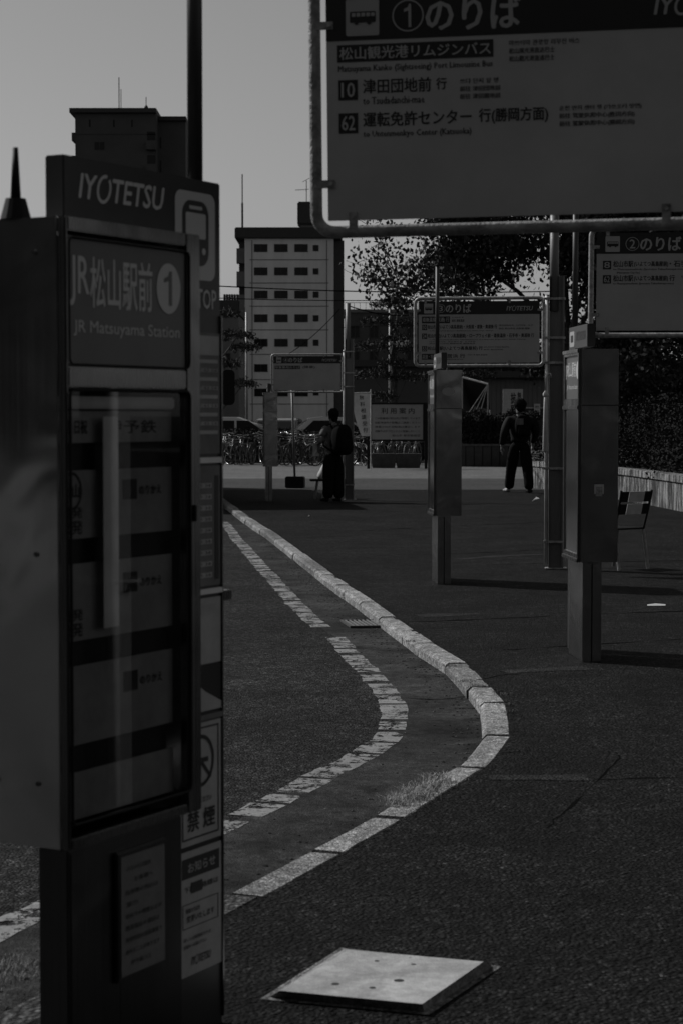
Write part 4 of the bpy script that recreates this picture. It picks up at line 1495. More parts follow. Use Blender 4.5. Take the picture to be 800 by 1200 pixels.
# gravel crumbs in the gutter
rnd = random.Random(4)
vs, fs = [], []
for k in range(700):
    i_ = rnd.randrange(len(KC) // 4, len(KC) - 20)
    p = KC[i_] + KN[i_] * (-PS) * abs(rnd.gauss(.06, .2))
    if p.y > 22: continue
    s = rnd.uniform(.002, .008)
    b = len(vs)
    z = road_z + .004
    vs += [(p.x - s, p.y - s, z), (p.x + s, p.y - s * .6, z), (p.x + s * .6, p.y + s, z), (p.x - s, p.y + s, z), (p.x, p.y, z + s)]
    fs += [(b, b + 1, b + 4), (b + 1, b + 2, b + 4), (b + 2, b + 3, b + 4), (b + 3, b, b + 4)]
raw('grit', vs, fs, M_KERBD, kind='stuff')


# ================================================================== VEGETATION
def leaf_faces(vs, fs, p, size, rnd, droop=0.0, thin=.45):
    d = Vector((rnd.gauss(0, 1), rnd.gauss(0, 1), rnd.gauss(-droop, 1))).normalized()
    s = d.cross(Vector((rnd.gauss(0, 1), rnd.gauss(0, 1), rnd.gauss(0, 1)))).normalized() * size * thin
    d = d * size
    b = len(vs)
    vs += [tuple(p), tuple(p + d * .5 + s), tuple(p + d), tuple(p + d * .5 - s)]
    fs.append((b, b + 1, b + 2, b + 3))


GROW_OK = [None]


def grow(base, dirv, length, rad, level, rnd, segs, tips, maxl, bend=.25, up=.0):
    pts = [base.copy()]
    d = dirv.normalized()
    n = 4
    for k in range(n):
        d = (d + Vector((rnd.gauss(0, bend), rnd.gauss(0, bend), rnd.gauss(up, bend))) * .35).normalized()
        pts.append(pts[-1] + d * length / n)
    if GROW_OK[0] and level > 1 and not GROW_OK[0](pts[-1]):
        return
    segs.append((pts, rad, rad * .55))
    if level >= maxl - 2:
        tips.extend((q, level) for q in pts[1:])
    if level == maxl:
        return
    for k in range(rnd.choice((3, 4, 4))):
        q = pts[rnd.choice((2, 3, 4, 4))]
        s = Vector((rnd.gauss(0, 1), rnd.gauss(0, 1), rnd.gauss(.1, .7))).normalized()
        grow(q, (d * .8 + s * .9), length * rnd.uniform(.55, .8), rad * .5, level + 1, rnd, segs, tips, maxl, bend, up)


def broad_tree(name, label, loc, h, trunk_r, seed, leafsize=.1, per=14, spread=.3, first=None, maxl=4, m=M_FOL, limbs=None, floor=0):
    rnd = random.Random(seed)
    t = thing(name, label, 'tree', loc)
    segs, tips = [], []
    fork = h * (.32 if not floor else .47)
    segs.append(([Vector((0, 0, 0)), Vector((.05, 0, fork * .5)), Vector((0, .05, fork))], trunk_r, trunk_r * .8))
    GROW_OK[0] = (lambda q: not (q.x < -5.0 or (q.x < -2 and q.z < floor - .2))) if floor else None
    for d, L in limbs:
        grow(Vector((0, .03, fork * rnd.uniform(.85, 1.0))), Vector(d), L, trunk_r * .34, 1, rnd, segs, tips, maxl)
    tm, bm_ = MB(), MB()
    for k, (pts, a, b) in enumerate(segs):
        (tm if k == 0 else bm_).tube(pts, a, 7 if a > .04 else 4, r1=b, caps=False)
    tm.build('trunk', M_BARK, t, smooth=True)
    bm_.build('limbs', M_BARK, t, smooth=True)
    vs, fs = [], []
    for p, lv in tips:
        if floor and p.z < floor - max(0, min(1.5, (p.x + 3.0) * .9)): continue
        if floor and p.x < -4.9: continue
        if floor and rnd.random() < (-2.7 - p.x) * .42 + .1 and p.x < -2.7: continue
        for k in range(int((per if lv == maxl else per // 2 if lv == maxl - 1 else per // 3) * (1.35 if floor and p.x > -2.4 else 1))):
            leaf_faces(vs, fs, p + Vector((rnd.gauss(0, spread), rnd.gauss(0, spread), rnd.gauss(0, spread * .8))), leafsize * rnd.uniform(.7, 1.3), rnd, .8, .33)
    raw('crown', vs, fs, m, t)
    print(name, 'leaves', len(fs))
    return t


broad_tree('broadleaf_tree', 'spreading tree with thin leafy twigs reaching left behind route board 3', (5.0, 44, 0), 7.6, .2, 21, leafsize=.11, per=46, spread=.22, maxl=4, m=M_FOL, floor=4.15,
           limbs=[((-1, -.1, .42), 2.6), ((-1, .3, .6), 2.6), ((-.3, -.5, 1), 2.4), ((.5, .2, 1), 2.4), ((1, -.2, .6), 2.2), ((-1, .1, .9), 2.2), ((.2, -.8, .7), 2.0)])
broad_tree('broadleaf_tree', 'dense dark tree filling the right edge behind route board 2', (8.6, 43, 0), 6.2, .22, 35, leafsize=.11, per=24, spread=.24, maxl=4, m=M_FOL,
           limbs=[((-1, -.1, .3), 2.2), ((-.6, .3, .9), 2.4), ((-.3, -.5, 1), 2.4), ((.5, .2, 1), 2.4), ((1, -.2, .5), 2.2), ((-.9, -.6, .1), 2.0), ((.2, -.8, .7), 2.0)])


def pine(label, loc, h, seed, pads, m=M_FOL):
    """clipped garden pine: crooked trunk with flat foliage pads on side limbs"""
    rnd = random.Random(seed)
    t = thing('pine_tree', label, 'tree', loc)
    tr = [Vector((0, 0, 0))]
    for k in range(6):
        tr.append(tr[-1] + Vector((rnd.uniform(-.15, .15), rnd.uniform(-.1, .1), h / 6.2)))
    MB().tube(tr, .13, 8, r1=.04).build('trunk', M_BARK, t, smooth=True)
    lm = MB()
    vs, fs = [], []
    for (dx, dz, rx) in pads:
        k = min(5, max(0, int(dz / (h / 6.2)) - 1))
        c = Vector((dx, rnd.uniform(-.5, .5), dz))
        lm.tube([tr[k], (tr[k] + c) / 2 + Vector((0, 0, -.05)), c], .035, 5, r1=.015)
        for q in range(int(420 * rx)):
            r = rx * math.sqrt(rnd.random())
            a = rnd.uniform(0, 6.28)
            pz = .3 * rx * (1 - (r / rx) ** 2)
            pt = c + Vector((r * math.cos(a), r * .8 * math.sin(a), rnd.uniform(-.06, 1) * pz + rnd.gauss(0, .04)))
            for _ in range(2):
                leaf_faces(vs, fs, pt + Vector((rnd.gauss(0, .05), rnd.gauss(0, .05), rnd.gauss(0, .04))), .12, rnd, -.6, .22)
    lm.build('limbs', M_BARK, t)
    raw('crown', vs, fs, m, t)
    return t


pine('clipped pine with flat pads right of the pale apartment block', (1.75, 72, 0), 5.6, 5,
     [(0, 5.5, .75), (-.5, 4.9, .6), (.6, 4.8, .6), (-.7, 4.0, .7), (.7, 3.9, .6), (.2, 4.3, .5), (-.6, 3.0, .7), (.6, 2.9, .7), (.1, 3.4, .5), (-.3, 2.2, .6)])
pine('dark clipped pine at the left beside the totem edge', (-4.35, 70, 0), 5.2, 6,
     [(.2, 5.1, .6), (-.4, 4.7, .6), (.7, 4.3, .6), (1.0, 3.9, .5), (-.5, 3.6, .7), (.3, 3.3, .6), (.9, 2.6, .55), (-.6, 2.4, .7)])
pine('pine between the walking person and the canvas tent', (4.3, 78, 0), 4.6, 8, [(0, 4.5, .8), (-.7, 3.8, .7), (.7, 3.7, .8), (0, 3.0, .9), (1.2, 3.1, .6), (-1.2, 3.0, .6)])


def hedge(label, p0, p1, depth, z0, z1, seed, n, m=M_HEDGE, wob=.12):
    rnd = random.Random(seed)
    p0, p1 = Vector(p0), Vector(p1)
    d = p1 - p0
    L = d.length
    t = thing('hedge', label, 'hedge', (p0.x, p0.y, 0), math.atan2(d.y, d.x))
    vs, fs = [], []
    nx = int(L / .3)
    core = MB()
    core.box((.1, .15, z0), (L - .1, depth - .1, z1 - .18)).build('dark_inner_box', M_SHEETD, t)  # solid dark box filling the hedge behind its leaves
    for k in range(n):
        x = rnd.uniform(0, L)
        bulge = wob * noise.noise(Vector((x * 1.1, seed, 0))) + wob * .5 * noise.noise(Vector((x * 3, seed, 5)))
        if rnd.random() < .5:
            y, z = rnd.gauss(.05, .06) - bulge * .5, rnd.uniform(z0, z1 + bulge)
        else:
            y, z = rnd.uniform(0, depth), z1 + bulge + rnd.gauss(0, .06)
        leaf_faces(vs, fs, Vector((x, y, z)), rnd.uniform(.05, .10), rnd, 0, .4)
    raw('foliage', vs, fs, m, t)
    return t


# right planting bed behind the retaining wall: wall base runs (620,572) .. (800,600) and on
wp = [gp(560, 560.5), gp(622, 571.5), gp(660, 577), (gp(730, 586.5)), gp(800, 600), gp(905, 622), gp(1050, 652)]
wp = smooth_curve([tuple(p)[:2] for p in wp[1:]], .25)
WN = normals(wp)
rw = thing('retaining_wall', 'stained stone retaining wall with pale coping at the right', 'wall')
WH = .46
side = 1 if (wp[0] + WN[0]).y > wp[0].y else -1
n = len(wp)
vs, fs = [], []
K = 5
for k in range(n):
    for q in range(K + 1):
        z = WH * q / K
        o = .012 * noise.noise(Vector((wp[k].x * 4, wp[k].y * 4, z * 5)))
        a = wp[k] + WN[k] * side * (.0 + o)
        vs.append((a.x, a.y, z))
for k in range(n - 1):
    for q in range(K):
        fs.append((k * (K + 1) + q, (k + 1) * (K + 1) + q, (k + 1) * (K + 1) + q + 1, k * (K + 1) + q + 1))
MB().add(vs, fs).build('wall_face', M_STONE, rw, smooth=True)
k = 0
while k < n - 1:
    j = min(k + 3, n - 1)
    A = [wp[i_] - WN[i_] * side * .03 for i_ in range(k, j + 1)]
    Bq = [wp[i_] + WN[i_] * side * .27 for i_ in range(k, j + 1)]
    t0 = (A[-1] - A[0]).normalized() * .006
    A[0] += t0; Bq[0] += t0; A[-1] -= t0; Bq[-1] -= t0
    mb = MB()
    c = len(A)
    vv = [(p.x, p.y, z) for z in (WH + .001, WH + .12) for p in A] + [(p.x, p.y, z) for z in (WH + .001, WH + .12) for p in Bq]
    ff = []
    for i_ in range(c - 1):
        ff += [(i_, i_ + 1, c + i_ + 1, c + i_), (2 * c + i_, 3 * c + i_, 3 * c + i_ + 1, 2 * c + i_ + 1), (c + i_, c + i_ + 1, 3 * c + i_ + 1, 3 * c + i_), (i_, 2 * c + i_, 2 * c + i_ + 1, i_ + 1)]
    ff += [(0, c, 3 * c, 2 * c), (c - 1, 3 * c - 1, 4 * c - 1, 2 * c - 1)]
    mb.add(vv, ff).build('coping_stone', M_COPE, rw, bevel=.008)
    k = j
# soil and shrubs
soil = [(p + WN[i_] * side * .2) for i_, p in enumerate(wp)]
tri_fill('planting_soil', [tuple(p) for p in soil] + [(soil[-1].x + 14, soil[-1].y + 2), (26, 60), (soil[0].x + 1, 60)], WH + .05, mat('soil', .03, .95, 0, .5, 3))


def shrub(label, c, rx, ry, rz_, seed, n, m=M_HEDGE, size=.09):
    rnd = random.Random(seed)
    t = thing('shrub', label, 'shrub', (c[0], c[1], c[2]))
    vs, fs = [], []
    for k in range(n):
        u = rnd.gauss(0, 1); v = rnd.gauss(0, 1); w = abs(rnd.gauss(0, 1))
        d = Vector((u, v, w)).normalized()
        j = (1 + .35 * noise.noise(d * 2.2 + Vector((seed, 0, 0)))) * rnd.uniform(.75, 1.05)
        leaf_faces(vs, fs, Vector((d.x * rx * j, d.y * ry * j, d.z * rz_ * j)), size * rnd.uniform(.6, 1.3), rnd, 0, .38)
    st = MB()
    for k in range(5):
        a = rnd.uniform(0, 6.28)
        st.tube([(0, 0, 0), (math.cos(a) * rx * .4, math.sin(a) * ry * .4, rz_ * .7)], .02, 5, r1=.008)
    st.build('stems', M_BARK, t)
    raw('foliage', vs, fs, m, t)
    return t


SHL = ['dark shrub at the left end of the retaining wall, right of the walking person', 'dark shrub behind the wall, left of the tall grey post', 'dark shrub behind the wall, hidden partly by the tall grey post',
       'dark shrub behind the wall and just left of the right cabinet', 'dark shrub behind the wall, directly behind the right cabinet', 'dark shrub behind the wall, just right of the right cabinet',
       'dark shrub behind the wall above the metal chair', 'dark shrub behind the wall near the right picture edge', 'dark shrub at the right end of the wall, outside the picture',
       'taller back row shrub beyond the walking person', 'taller back row shrub beyond the tall grey post', 'taller back row shrub beyond the right cabinet', 'taller back row shrub below route board 2']
random.seed(5)
shr = []
k = 0
for f_, dd, rz_ in ((.02, 1.2, 1.25), (.12, 1.6, 1.3), (.22, 1.3, 1.35), (.33, 1.5, 1.2), (.44, 1.3, 1.4), (.55, 1.4, 1.3), (.66, 1.5, 1.35), (.78, 1.4, 1.3), (.9, 1.4, 1.3),
                    (.1, 3.6, 2.4), (.3, 3.8, 2.6), (.5, 3.6, 2.5), (.72, 3.6, 2.6)):
    i_ = int(f_ * (n - 1))
    c = wp[i_] + WN[i_] * side * dd
    k += 1
    s = shrub('x', (c.x, c.y, WH + .05), random.uniform(1.0, 1.3), random.uniform(.8, 1.0), rz_, k, 6500 if dd < 3 else 6500, size=.055)
    s['group'] = 'dark shrubs massed behind the retaining wall'
    s['label'] = SHL[k - 1]

# dark planter wall and hedge further left
a_, b_ = gp(535, 547), gp(625, 547)
pl = thing('planter_wall', 'low dark block planter wall behind the middle cabinet', 'wall', (a_.x, a_.y, 0))
Lw = b_.x - a_.x
for k in range(9):
    w = Lw / 9
    B('wall_block', (k * w + .006, 0, 0), ((k + 1) * w - .006, .3, .62), mat('planter_block', .045, .9, 0, .3, 5), pl, bevel=.01)
B('coping', (-.03, -.03, .622), (Lw + .03, .33, .69), mat('planter_cope', .08, .9, 0, .3, 5), pl, bevel=.01)
h1 = hedge('dense dark clipped hedge above the planter wall left of the walking person', (a_.x - .1, a_.y + .3, 0), (b_.x + .2, b_.y + .3, 0), 1.4, .5, 1.55, 3, 9000, wob=.3)

# ================================================================== KIOSK with cladding, tent, signs
p = dp(570, 487, 88)
kio = thing('kiosk', 'low clad building with doorway painted as a dark panel behind the hedge', 'building', (p.x, 88, 0))
W = 8.0
B('wall', (-1.2, 0, 0), (W, 4, 3.2), M_CLAD, kio)
for k in range(46):
    x = -1.2 + k * .2
    B('cladding_panel', (x + .008, -.03, 1.9 if 1.6 < x < 4.8 else 0), (x + .192, -.001, 3.2), M_CLAD, kio)
B('doorway', (1.6, -.02, 0), (4.7, -.006, 1.88), M_SHEETD, kio)  # flat dark panel stands in for the shade of an opening
B('roof', (-1.5, -.6, 3.2), (W + .3, 4.3, 3.5), M_ROOFD, kio, bevel=.03)
B('door_frame', (1.55, -.05, 1.86), (4.75, -.032, 1.92), M_GALV, kio)
s_ = thing('shop_sign', 'white notice board with large vertical writing beside the kiosk doorway', 'sign', dp(588.5, 491, 80))
B('panel', (0, 0, 0), (.8, .03, 1.2), M_PAPER, s_)
txt(s_, '抗\n原', .32, .52, .15, 1.05, -.002, M_LETB, bold=.03)
txt(s_, '無\n料', .58, .74, .45, 1.08, -.002, M_LETB, bold=.02)
for x in (.1, .7):
    B('post', (x, .031, -1.45), (x + .05, .07, .6), M_POST, s_)
s_ = thing('small_notice', 'small white notice on the kiosk doorway right of the walking person', 'sign', dp(625, 486, 87.9))
B('panel', (0, 0, 0), (.27, .02, .48), M_PAPER, s_)
txt(s_, '受付', .05, .22, .28, .4, -.002, M_LETB, bold=.02)
txt(s_, '検査', .05, .22, .1, .2, -.002, M_LETB, bold=.02)
# canvas tent: sloping sheet from a ridge with pale hem
a, b, c, d = dp(541, 442, 70), dp(571, 450, 70), dp(548, 487, 72), dp(539, 487, 67)
t = thing('canvas_tent', 'dark sloping canvas tent with a pale hem behind the middle cabinet', 'tent', (a.x, a.y, 0))
o = Vector((a.x, a.y, 0))
tp = [a - o, b - o, dp(552, 482, 73) - o, dp(540, 486, 72) - o]
tp2 = [q + Vector((.3, 3.0, -.9)) for q in tp[:2]]
MB().quad(*tp).build('tent_side', M_CANVAS, t)
MB().quad(tp[0], tp[1], tp2[1] , tp2[0]).build('tent_roof', M_CANVAS, t)
MB().tube([tp[0], tp[1]], .035, 6).build('hem', M_STRIP, t)
for q in (tp[1], tp2[1], tp[0], tp2[0]):
    MB().tube([(q.x, q.y, 0), q], .025, 6).build('tent_pole', M_GALV, t)
for k in range(3):
    MB().tube([tp[1], Vector((tp[1].x - .5 - .28 * k, tp[1].y - .5, .9 + .1 * k))], .018, 5).build('guy_rope', M_GALV, t)

# information board "利用案内"
q = gp(435, 547)
ib = thing('information_board', 'framed notice board headed in large characters on two legs before the bicycles', 'sign', (dp(435, 500, 58).x, 58, 0))
px = 58 / FPX
Wb = 60 * px
z0, z1 = 1.55 - (515 - 487) * px, 1.55 + (487 - 474) * px
B('panel', (0, 0, z0), (Wb, .04, z1), mat('info_face', .26, .5, 0, .1, 3), ib)
fb = MB()
for a, b in (((-.05, -.02, z0 - .05), (Wb + .05, .06, z0 - .002)), ((-.05, -.02, z1 + .002), (Wb + .05, .06, z1 + .05)), ((-.05, -.02, z0 - .002), (-.002, .06, z1 + .002)), ((Wb + .002, -.02, z0 - .002), (Wb + .05, .06, z1 + .002))):
    fb.box(a, b)
fb.build('board_frame', M_BLK, ib)
for x in (-.13, Wb + .05):
    B('leg', (x, -.01, 0), (x + .08, .05, z1 + .05), M_BLK, ib)
txt(ib, '利 用 案 内', .28, Wb - .25, z1 - .27, z1 - .1, -.003, M_LETB, bold=.02)
for k, s in enumerate(('この駐輪場は松山市が管理しています', '自転車以外の駐輪はご遠慮ください', '放置された自転車は撤去します', '通路や点字ブロック上に駐輪しないこと', '松山市 都市整備部')):
    z = z1 - .40 - k * .125
    txt(ib, s, .1 if k < 4 else .6, Wb - .08, z - .035, z + .03, -.003, M_LETB, bold=.02, res=1)
# planters below the information board
for (x, lab) in ((449, 'low concrete planter box under the left of the notice board'), (478, 'low concrete planter box under the right of the notice board')):
    q = dp(x, 530, 59)
    pt = thing('planter_box', lab, 'planter', (q.x, q.y, 0), 0)
    MB().add([(-.33, -.2, 0), (.33, -.2, 0), (.33, .2, 0), (-.33, .2, 0), (-.38, -.25, .42), (.38, -.25, .42), (.38, .25, .42), (-.38, .25, .42)],
             [(0, 3, 2, 1), (4, 5, 6, 7), (0, 1, 5, 4), (1, 2, 6, 5), (2, 3, 7, 6), (3, 0, 4, 7)]).build('box', mat('planter_concrete', .05, .9, 0, .3, 5), pt, bevel=.01)
    B('soil', (-.34, -.21, .421), (.34, .21, .43), mat('soil', .03), pt)

# banner flag
fl0 = dp(413.5, 461, 57)
bf = thing('banner_flag', 'white vertical banner flag with dark characters right of the waiting man', 'flag', (fl0.x, fl0.y, 0))
pxm = 57 / FPX
cols, rws = 6, 14
vs, fs = [], []


def banner_edge(v):      # left and right edges of the hanging cloth
    l = 0.0 + (.0 * v) + .38 * max(0, v - .25) ** 1.6
    return l, .485 - .01 * v


zt = fl0.z
HB = 50 * pxm
for r_ in range(rws + 1):
    v = r_ / rws
    l, r2 = banner_edge(v)
    for c_ in range(cols + 1):
        u = c_ / cols
        vs.append((l + (r2 - l) * u, .035 * math.sin(u * 4 + v * 3) - .02, zt - HB * v))
for r_ in range(rws):
    for c_ in range(cols):
        b = r_ * (cols + 1) + c_
        fs.append((b, b + 1, b + cols + 2, b + cols + 1))
raw('banner_cloth', vs, fs, mat('banner_cloth', .55, .8, 0, .15, 6), bf, smooth=True)
for k, s in enumerate('無料相談受付'):
    z = zt - .12 - k * .185
    x = .24 + k * .022
    txt(bf, s, x - .065, x + .065, z - .065, z + .065, -.075, M_LETB, bold=.02, res=1)
MB().tube([(.5, .0, 0), (.5, .0, zt + .12)], .014, 8).build('banner_pole', M_POSTW, bf)
MB().tube([(-.02, .0, zt + .01), (.5, .0, zt + .03)], .01, 6).build('banner_arm', M_POSTW, bf)


def cpx_(x, Y): return ((x - 400) / FPX * Y, Y, 0)


# ================================================================== BICYCLES
def wheel(name, c, r, parent):
    w = MB().ring((0, 0, 0), r, .018, 'x', 22, 5)
    tyre = w.build(name, M_RUBBER, parent)
    tyre.location = c
    MB().ring((0, 0, 0), r - .022, .008, 'x', 22, 4).build('rim', mat('dull_rim', .2, .35, .9), tyre)
    sp = MB()
    for k in range(9):
        a = 2 * math.pi * k / 9
        sp.tube([(0, 0, 0), (0, (r - .02) * math.cos(a), (r - .02) * math.sin(a))], .0035, 3, caps=False)
    sp.build('spokes', MATS['dull_rim'], tyre)
    return tyre


def bicycle(label, loc, rz, fm, cm=None):
    cm = cm or M_CHROME
    t = thing('bicycle', label, 'bicycle', loc, rz, 'bicycles parked in a dense row')
    wheel('wheel', (0, -.53, .33), .33, t)
    wheel('wheel', (0, .53, .33), .33, t)
    f = MB()
    f.tube([(0, -.38, .82), (0, -.08, .3)], .018, 6).tube([(0, .35, .78), (0, -.05, .32)], .02, 6).tube([(0, -.05, .32), (0, -.53, .33)], .012, 6)
    f.tube([(0, .33, .9), (0, .42, .62), (0, .53, .33)], .016, 6).tube([(0, -.2, .56), (0, .36, .7)], .014, 6).tube([(0, -.22, .6), (0, -.53, .33)], .01, 6)
    f.build('frame', fm, t, smooth=True)
    MB().tube([(-.27, .18, 1.0), (-.2, .3, 1.02), (0, .34, .95), (.2, .3, 1.02), (.27, .18, 1.0)], .012, 6).build('handlebar', M_CHROME, t, smooth=True)
    for s in (-1, 1):
        MB().tube([(s * .275, .17, 1.0), (s * .29, .08, .995)], .017, 6).build('grip', M_RUBBER, t)
    MB().prism([(-.05, .86), (.05, .86), (.085, .9), (0, .93), (-.085, .9)], -.38, -.14).build('saddle', M_RUBBER, t, bevel=.012)
    C.objects[-1].location.y = -.12
    MB().tube([(0, -.38, .8), (0, -.38, .87)], .012, 6).build('seat_post', M_CHROME, t)
    bk = MB()
    for z, s in ((.72, .85), (.8, .92), (.88, .97), (.97, 1.03)):
        x, y0, y1 = .17 * s, .42, .42 + .27 * s
        bk.tube([(-x, y0, z), (x, y0, z), (x, y1, z), (-x, y1, z), (-x, y0, z)], .004, 4, caps=False)
    for k in range(5):
        x = -.14 + .07 * k
        bk.tube([(x, .69, .97), (x * .85, .65, .72), (x * .85, .43, .72)], .003, 3, caps=False)
    bk.build('basket', cm, t)
    mg = MB()
    for cy, a0, a1 in ((-.53, 20, 175), (.53, 30, 130)):
        pts = [(0, cy + .36 * math.cos(R(a)), .33 + .36 * math.sin(R(a))) for a in range(a0, a1, 15)]
        mg.tube(pts, .016, 5)
    mg.build('mudguard', cm, t)
    rk = MB().tube([(-.06, -.3, .72), (-.06, -.7, .72), (.06, -.7, .72), (.06, -.3, .72)], .007, 5).tube([(-.06, -.6, .72), (-.04, -.53, .35)], .005, 4).tube([(.06, -.6, .72), (.04, -.53, .35)], .005, 4)
    rk.build('rear_rack', cm, t)
    MB().tube([(-.05, .6, .66), (-.05, .66, .66)], .025, 8, r1=.035).build('lamp', M_CHROME, t)
    return t


M_BF1 = mat('bicycle_silver', .15, .3, .6)
M_BF2 = mat('bicycle_dark', .03, .35, .3)
bikeA = bicycle('x', (0, 0, 0), 0, M_BF1, mat('dull_wire', .14, .45, .7))
bikeB = bicycle('x', (0, 0, 0), 0, M_BF2, mat('black_wire', .02, .5))
rnd = random.Random(12)
where = ['behind the totem edge at far left', 'in front of the white van', 'behind the farthest cabinet', 'between farthest cabinet and portable pole', 'behind the portable pole', 'left of the waiting man', 'behind the waiting man', 'right of the waiting man', 'under the banner flag', 'beside the notice board']
nb = 22
used = set()
for k in range(nb):
    xpx = 258 + k * (238 / nb) + rnd.uniform(-2, 2)
    Y = rnd.choice((61.5, 62.3, 63.4))
    X = (xpx - 400) / FPX * Y
    dark = rnd.random() < .6
    src = bikeB if dark else bikeA
    reg = where[min(9, int((xpx - 258) / 24))]
    lab = ('dark' if dark else 'silver') + ' bicycle with wire basket, ' + reg
    if lab in used:
        lab = ('dark' if dark else 'silver') + ' bicycle second in its huddle, ' + reg
        if lab in used: lab = ('dark' if dark else 'silver') + ' bicycle squeezed in last, ' + reg
    used.add(lab)
    rz = R(rnd.choice((-25, -20, 160, 155, 20, -30)) + rnd.uniform(-6, 6)) + (R(60) if rnd.random() < .2 else 0)
    loc = (X, Y, 0)
    if src is bikeA and 'doneA' not in used:
        used.add('doneA'); bikeA.location = loc; bikeA.rotation_euler = (0, 0, rz); bikeA['label'] = lab
    elif src is bikeB and 'doneB' not in used:
        used.add('doneB'); bikeB.location = loc; bikeB.rotation_euler = (0, 0, rz); bikeB['label'] = lab
    else:
        bk_ = dup(src, loc, rz, lab)
        bk_.scale = (rnd.uniform(.9, 1.04),) * 3
        bk_.rotation_euler = (0, R(rnd.uniform(-7, 7)), rz)


hedge('low dark hedge strip added as a dark backdrop behind the parked bicycles', cpx_(230, 65.2), cpx_(560, 65.2), .9, .1, .95, 9, 9000)  # added to darken the bright gaps between the bicycles


# ================================================================== CARS
def car(label, loc, rz, paint, L=4.6, W=1.75, H=1.9, van=True, group='cars parked behind the bicycles'):
    """length along local x"""
    t = thing('parked_car', label, 'car', loc, rz, group)
    if van:
        prof = [(-L / 2, .35), (-L / 2, 1.0), (-L / 2 + .12, 1.55), (-L / 2 + .35, H - .08), (-L / 2 + .8, H), (L / 2 - 1.7, H - .02), (L / 2 - 1.15, H - .22), (L / 2 - .55, 1.12), (L / 2 - .05, .92), (L / 2, .6), (L / 2 - .03, .35)]
    else:
        prof = [(-L / 2, .35), (-L / 2, .95), (-L / 2 + .3, 1.02), (-L / 2 + .8, H - .06), (-L / 2 + 1.3, H), (L / 2 - 1.9, H - .03), (L / 2 - 1.2, 1.02), (L / 2 - .2, .86), (L / 2, .62), (L / 2 - .03, .35)]
    wh = [-L / 2 + .85, L / 2 - .85]
    low = []
    for cx in wh[::-1]:
        low += [(cx + .36 * math.cos(R(a)), .32 + .36 * math.sin(R(a))) for a in range(5, 180, 25)]
    poly = prof[::1] + []
    poly = prof + low
    n = len(poly)
    vs, fs = [], []
    lay = [(-W / 2, 1.0), (-W / 2 + .08, 1.0), (W / 2 - .08, 1.0), (W / 2, 1.0)]
    for (yy, _) in ((-W / 2, 0), (W / 2, 0)):
        for (x, z) in poly:
            tum = max(0, z - .95) * .17
            vs.append((x, yy * (1 - tum / (W / 2) * 1.0), z))
    fs += [tuple(range(n - 1, -1, -1)), tuple(range(n, 2 * n))]
    fs += [(i_, (i_ + 1) % n, (i_ + 1) % n + n, i_ + n) for i_ in range(n)]
    MB().add(vs, fs).build('body', paint, t, bevel=.03)
    zt_, zb_ = H - .14, 1.0
    for s in (-1, 1):
        def P(x, z, o=.004): return (x, s * (W / 2 * (1 - max(0, z - .95) * .17 / (W / 2)) + o), z)
        xs = [-L / 2 + (.3 if van else .75), -.45, .45, L / 2 - (1.15 if van else 1.5)]
        if van:
            qs = [[(xs[0] - .02, zb_), (xs[1], zb_), (xs[1], zt_), (xs[0] + .2, zt_)], [(xs[1] + .08, zb_), (xs[2], zb_), (xs[2], zt_), (xs[1] + .08, zt_)], [(xs[2] + .08, zb_), (xs[3] + .35, zb_ + .05), (xs[3] - .12, zt_), (xs[2] + .08, zt_)]]
        else:
            qs = [[(-L / 2 + .55, zb_), (-.1, zb_), (-.1, zt_), (-L / 2 + .95, zt_)], [(-.02, zb_), (L / 2 - 1.3, zb_), (L / 2 - 1.85, zt_), (-.02, zt_)]]
        for q_ in qs:
            mb = MB()
            a_in = [P(x, z, .012) for x, z in q_]
            b_in = [P(x, z, .0) for x, z in q_]
            mb.add(a_in + b_in, [(0, 1, 2, 3), (0, 4, 5, 1), (1, 5, 6, 2), (2, 6, 7, 3), (3, 7, 4, 0)]).build('side_window', M_DGLASS, t)
        B('door_handle', (-.2, s * (W / 2 + .001), .88), (-.05, s * (W / 2 + .02), .91), M_CHROME, t)
        B('wing_mirror', (L / 2 - 1.35, s * (W / 2 - .02), 1.05), (L / 2 - 1.25, s * (W / 2 + .17), 1.2), M_BLK, t, bevel=.02)
        for cx in wh:
            w_ = MB().tube([(cx, s * (W / 2 - .2), .32), (cx, s * (W / 2 - .01), .32)], .31, 22).build('wheel', M_RUBBER, t, bevel=.01)
            MB().tube([(cx, s * (W / 2 - .012), .32), (cx, s * (W / 2 + .004), .32)], .19, 16).build('hubcap', M_CHROME, w_)
        B('headlight', (L / 2 - .1, s * (W / 2 - .38), .66), (L / 2 + .012, s * (W / 2 - .08), .8), M_CHROME, t, bevel=.01)
        B('tail_light', (-L / 2 - .012, s * (W / 2 - .2), .8), (-L / 2 + .03, s * (W / 2 - .06), 1.15), M_LETB, t, bevel=.01)
    # windscreen and rear window
    if van: a1, a2 = (L / 2 - .62, 1.17), (L / 2 - 1.13, H - .25)
    else: a1, a2 = (L / 2 - 1.26, 1.06), (L / 2 - 1.86, H - .06)
    y = W / 2 - .14
    MB().add([(a1[0] + .015, -y, a1[1] + .01), (a1[0] + .015, y, a1[1] + .01), (a2[0] + .015, y * .93, a2[1] + .012), (a2[0] + .015, -y * .93, a2[1] + .012)], [(0, 1, 2, 3)]).build('windscreen', M_DGLASS, t)
    r1_, r2_ = ((-L / 2, 1.05), (-L / 2 + .2, H - .3)) if van else ((-L / 2 + .32, 1.06), (-L / 2 + .76, H - .1))
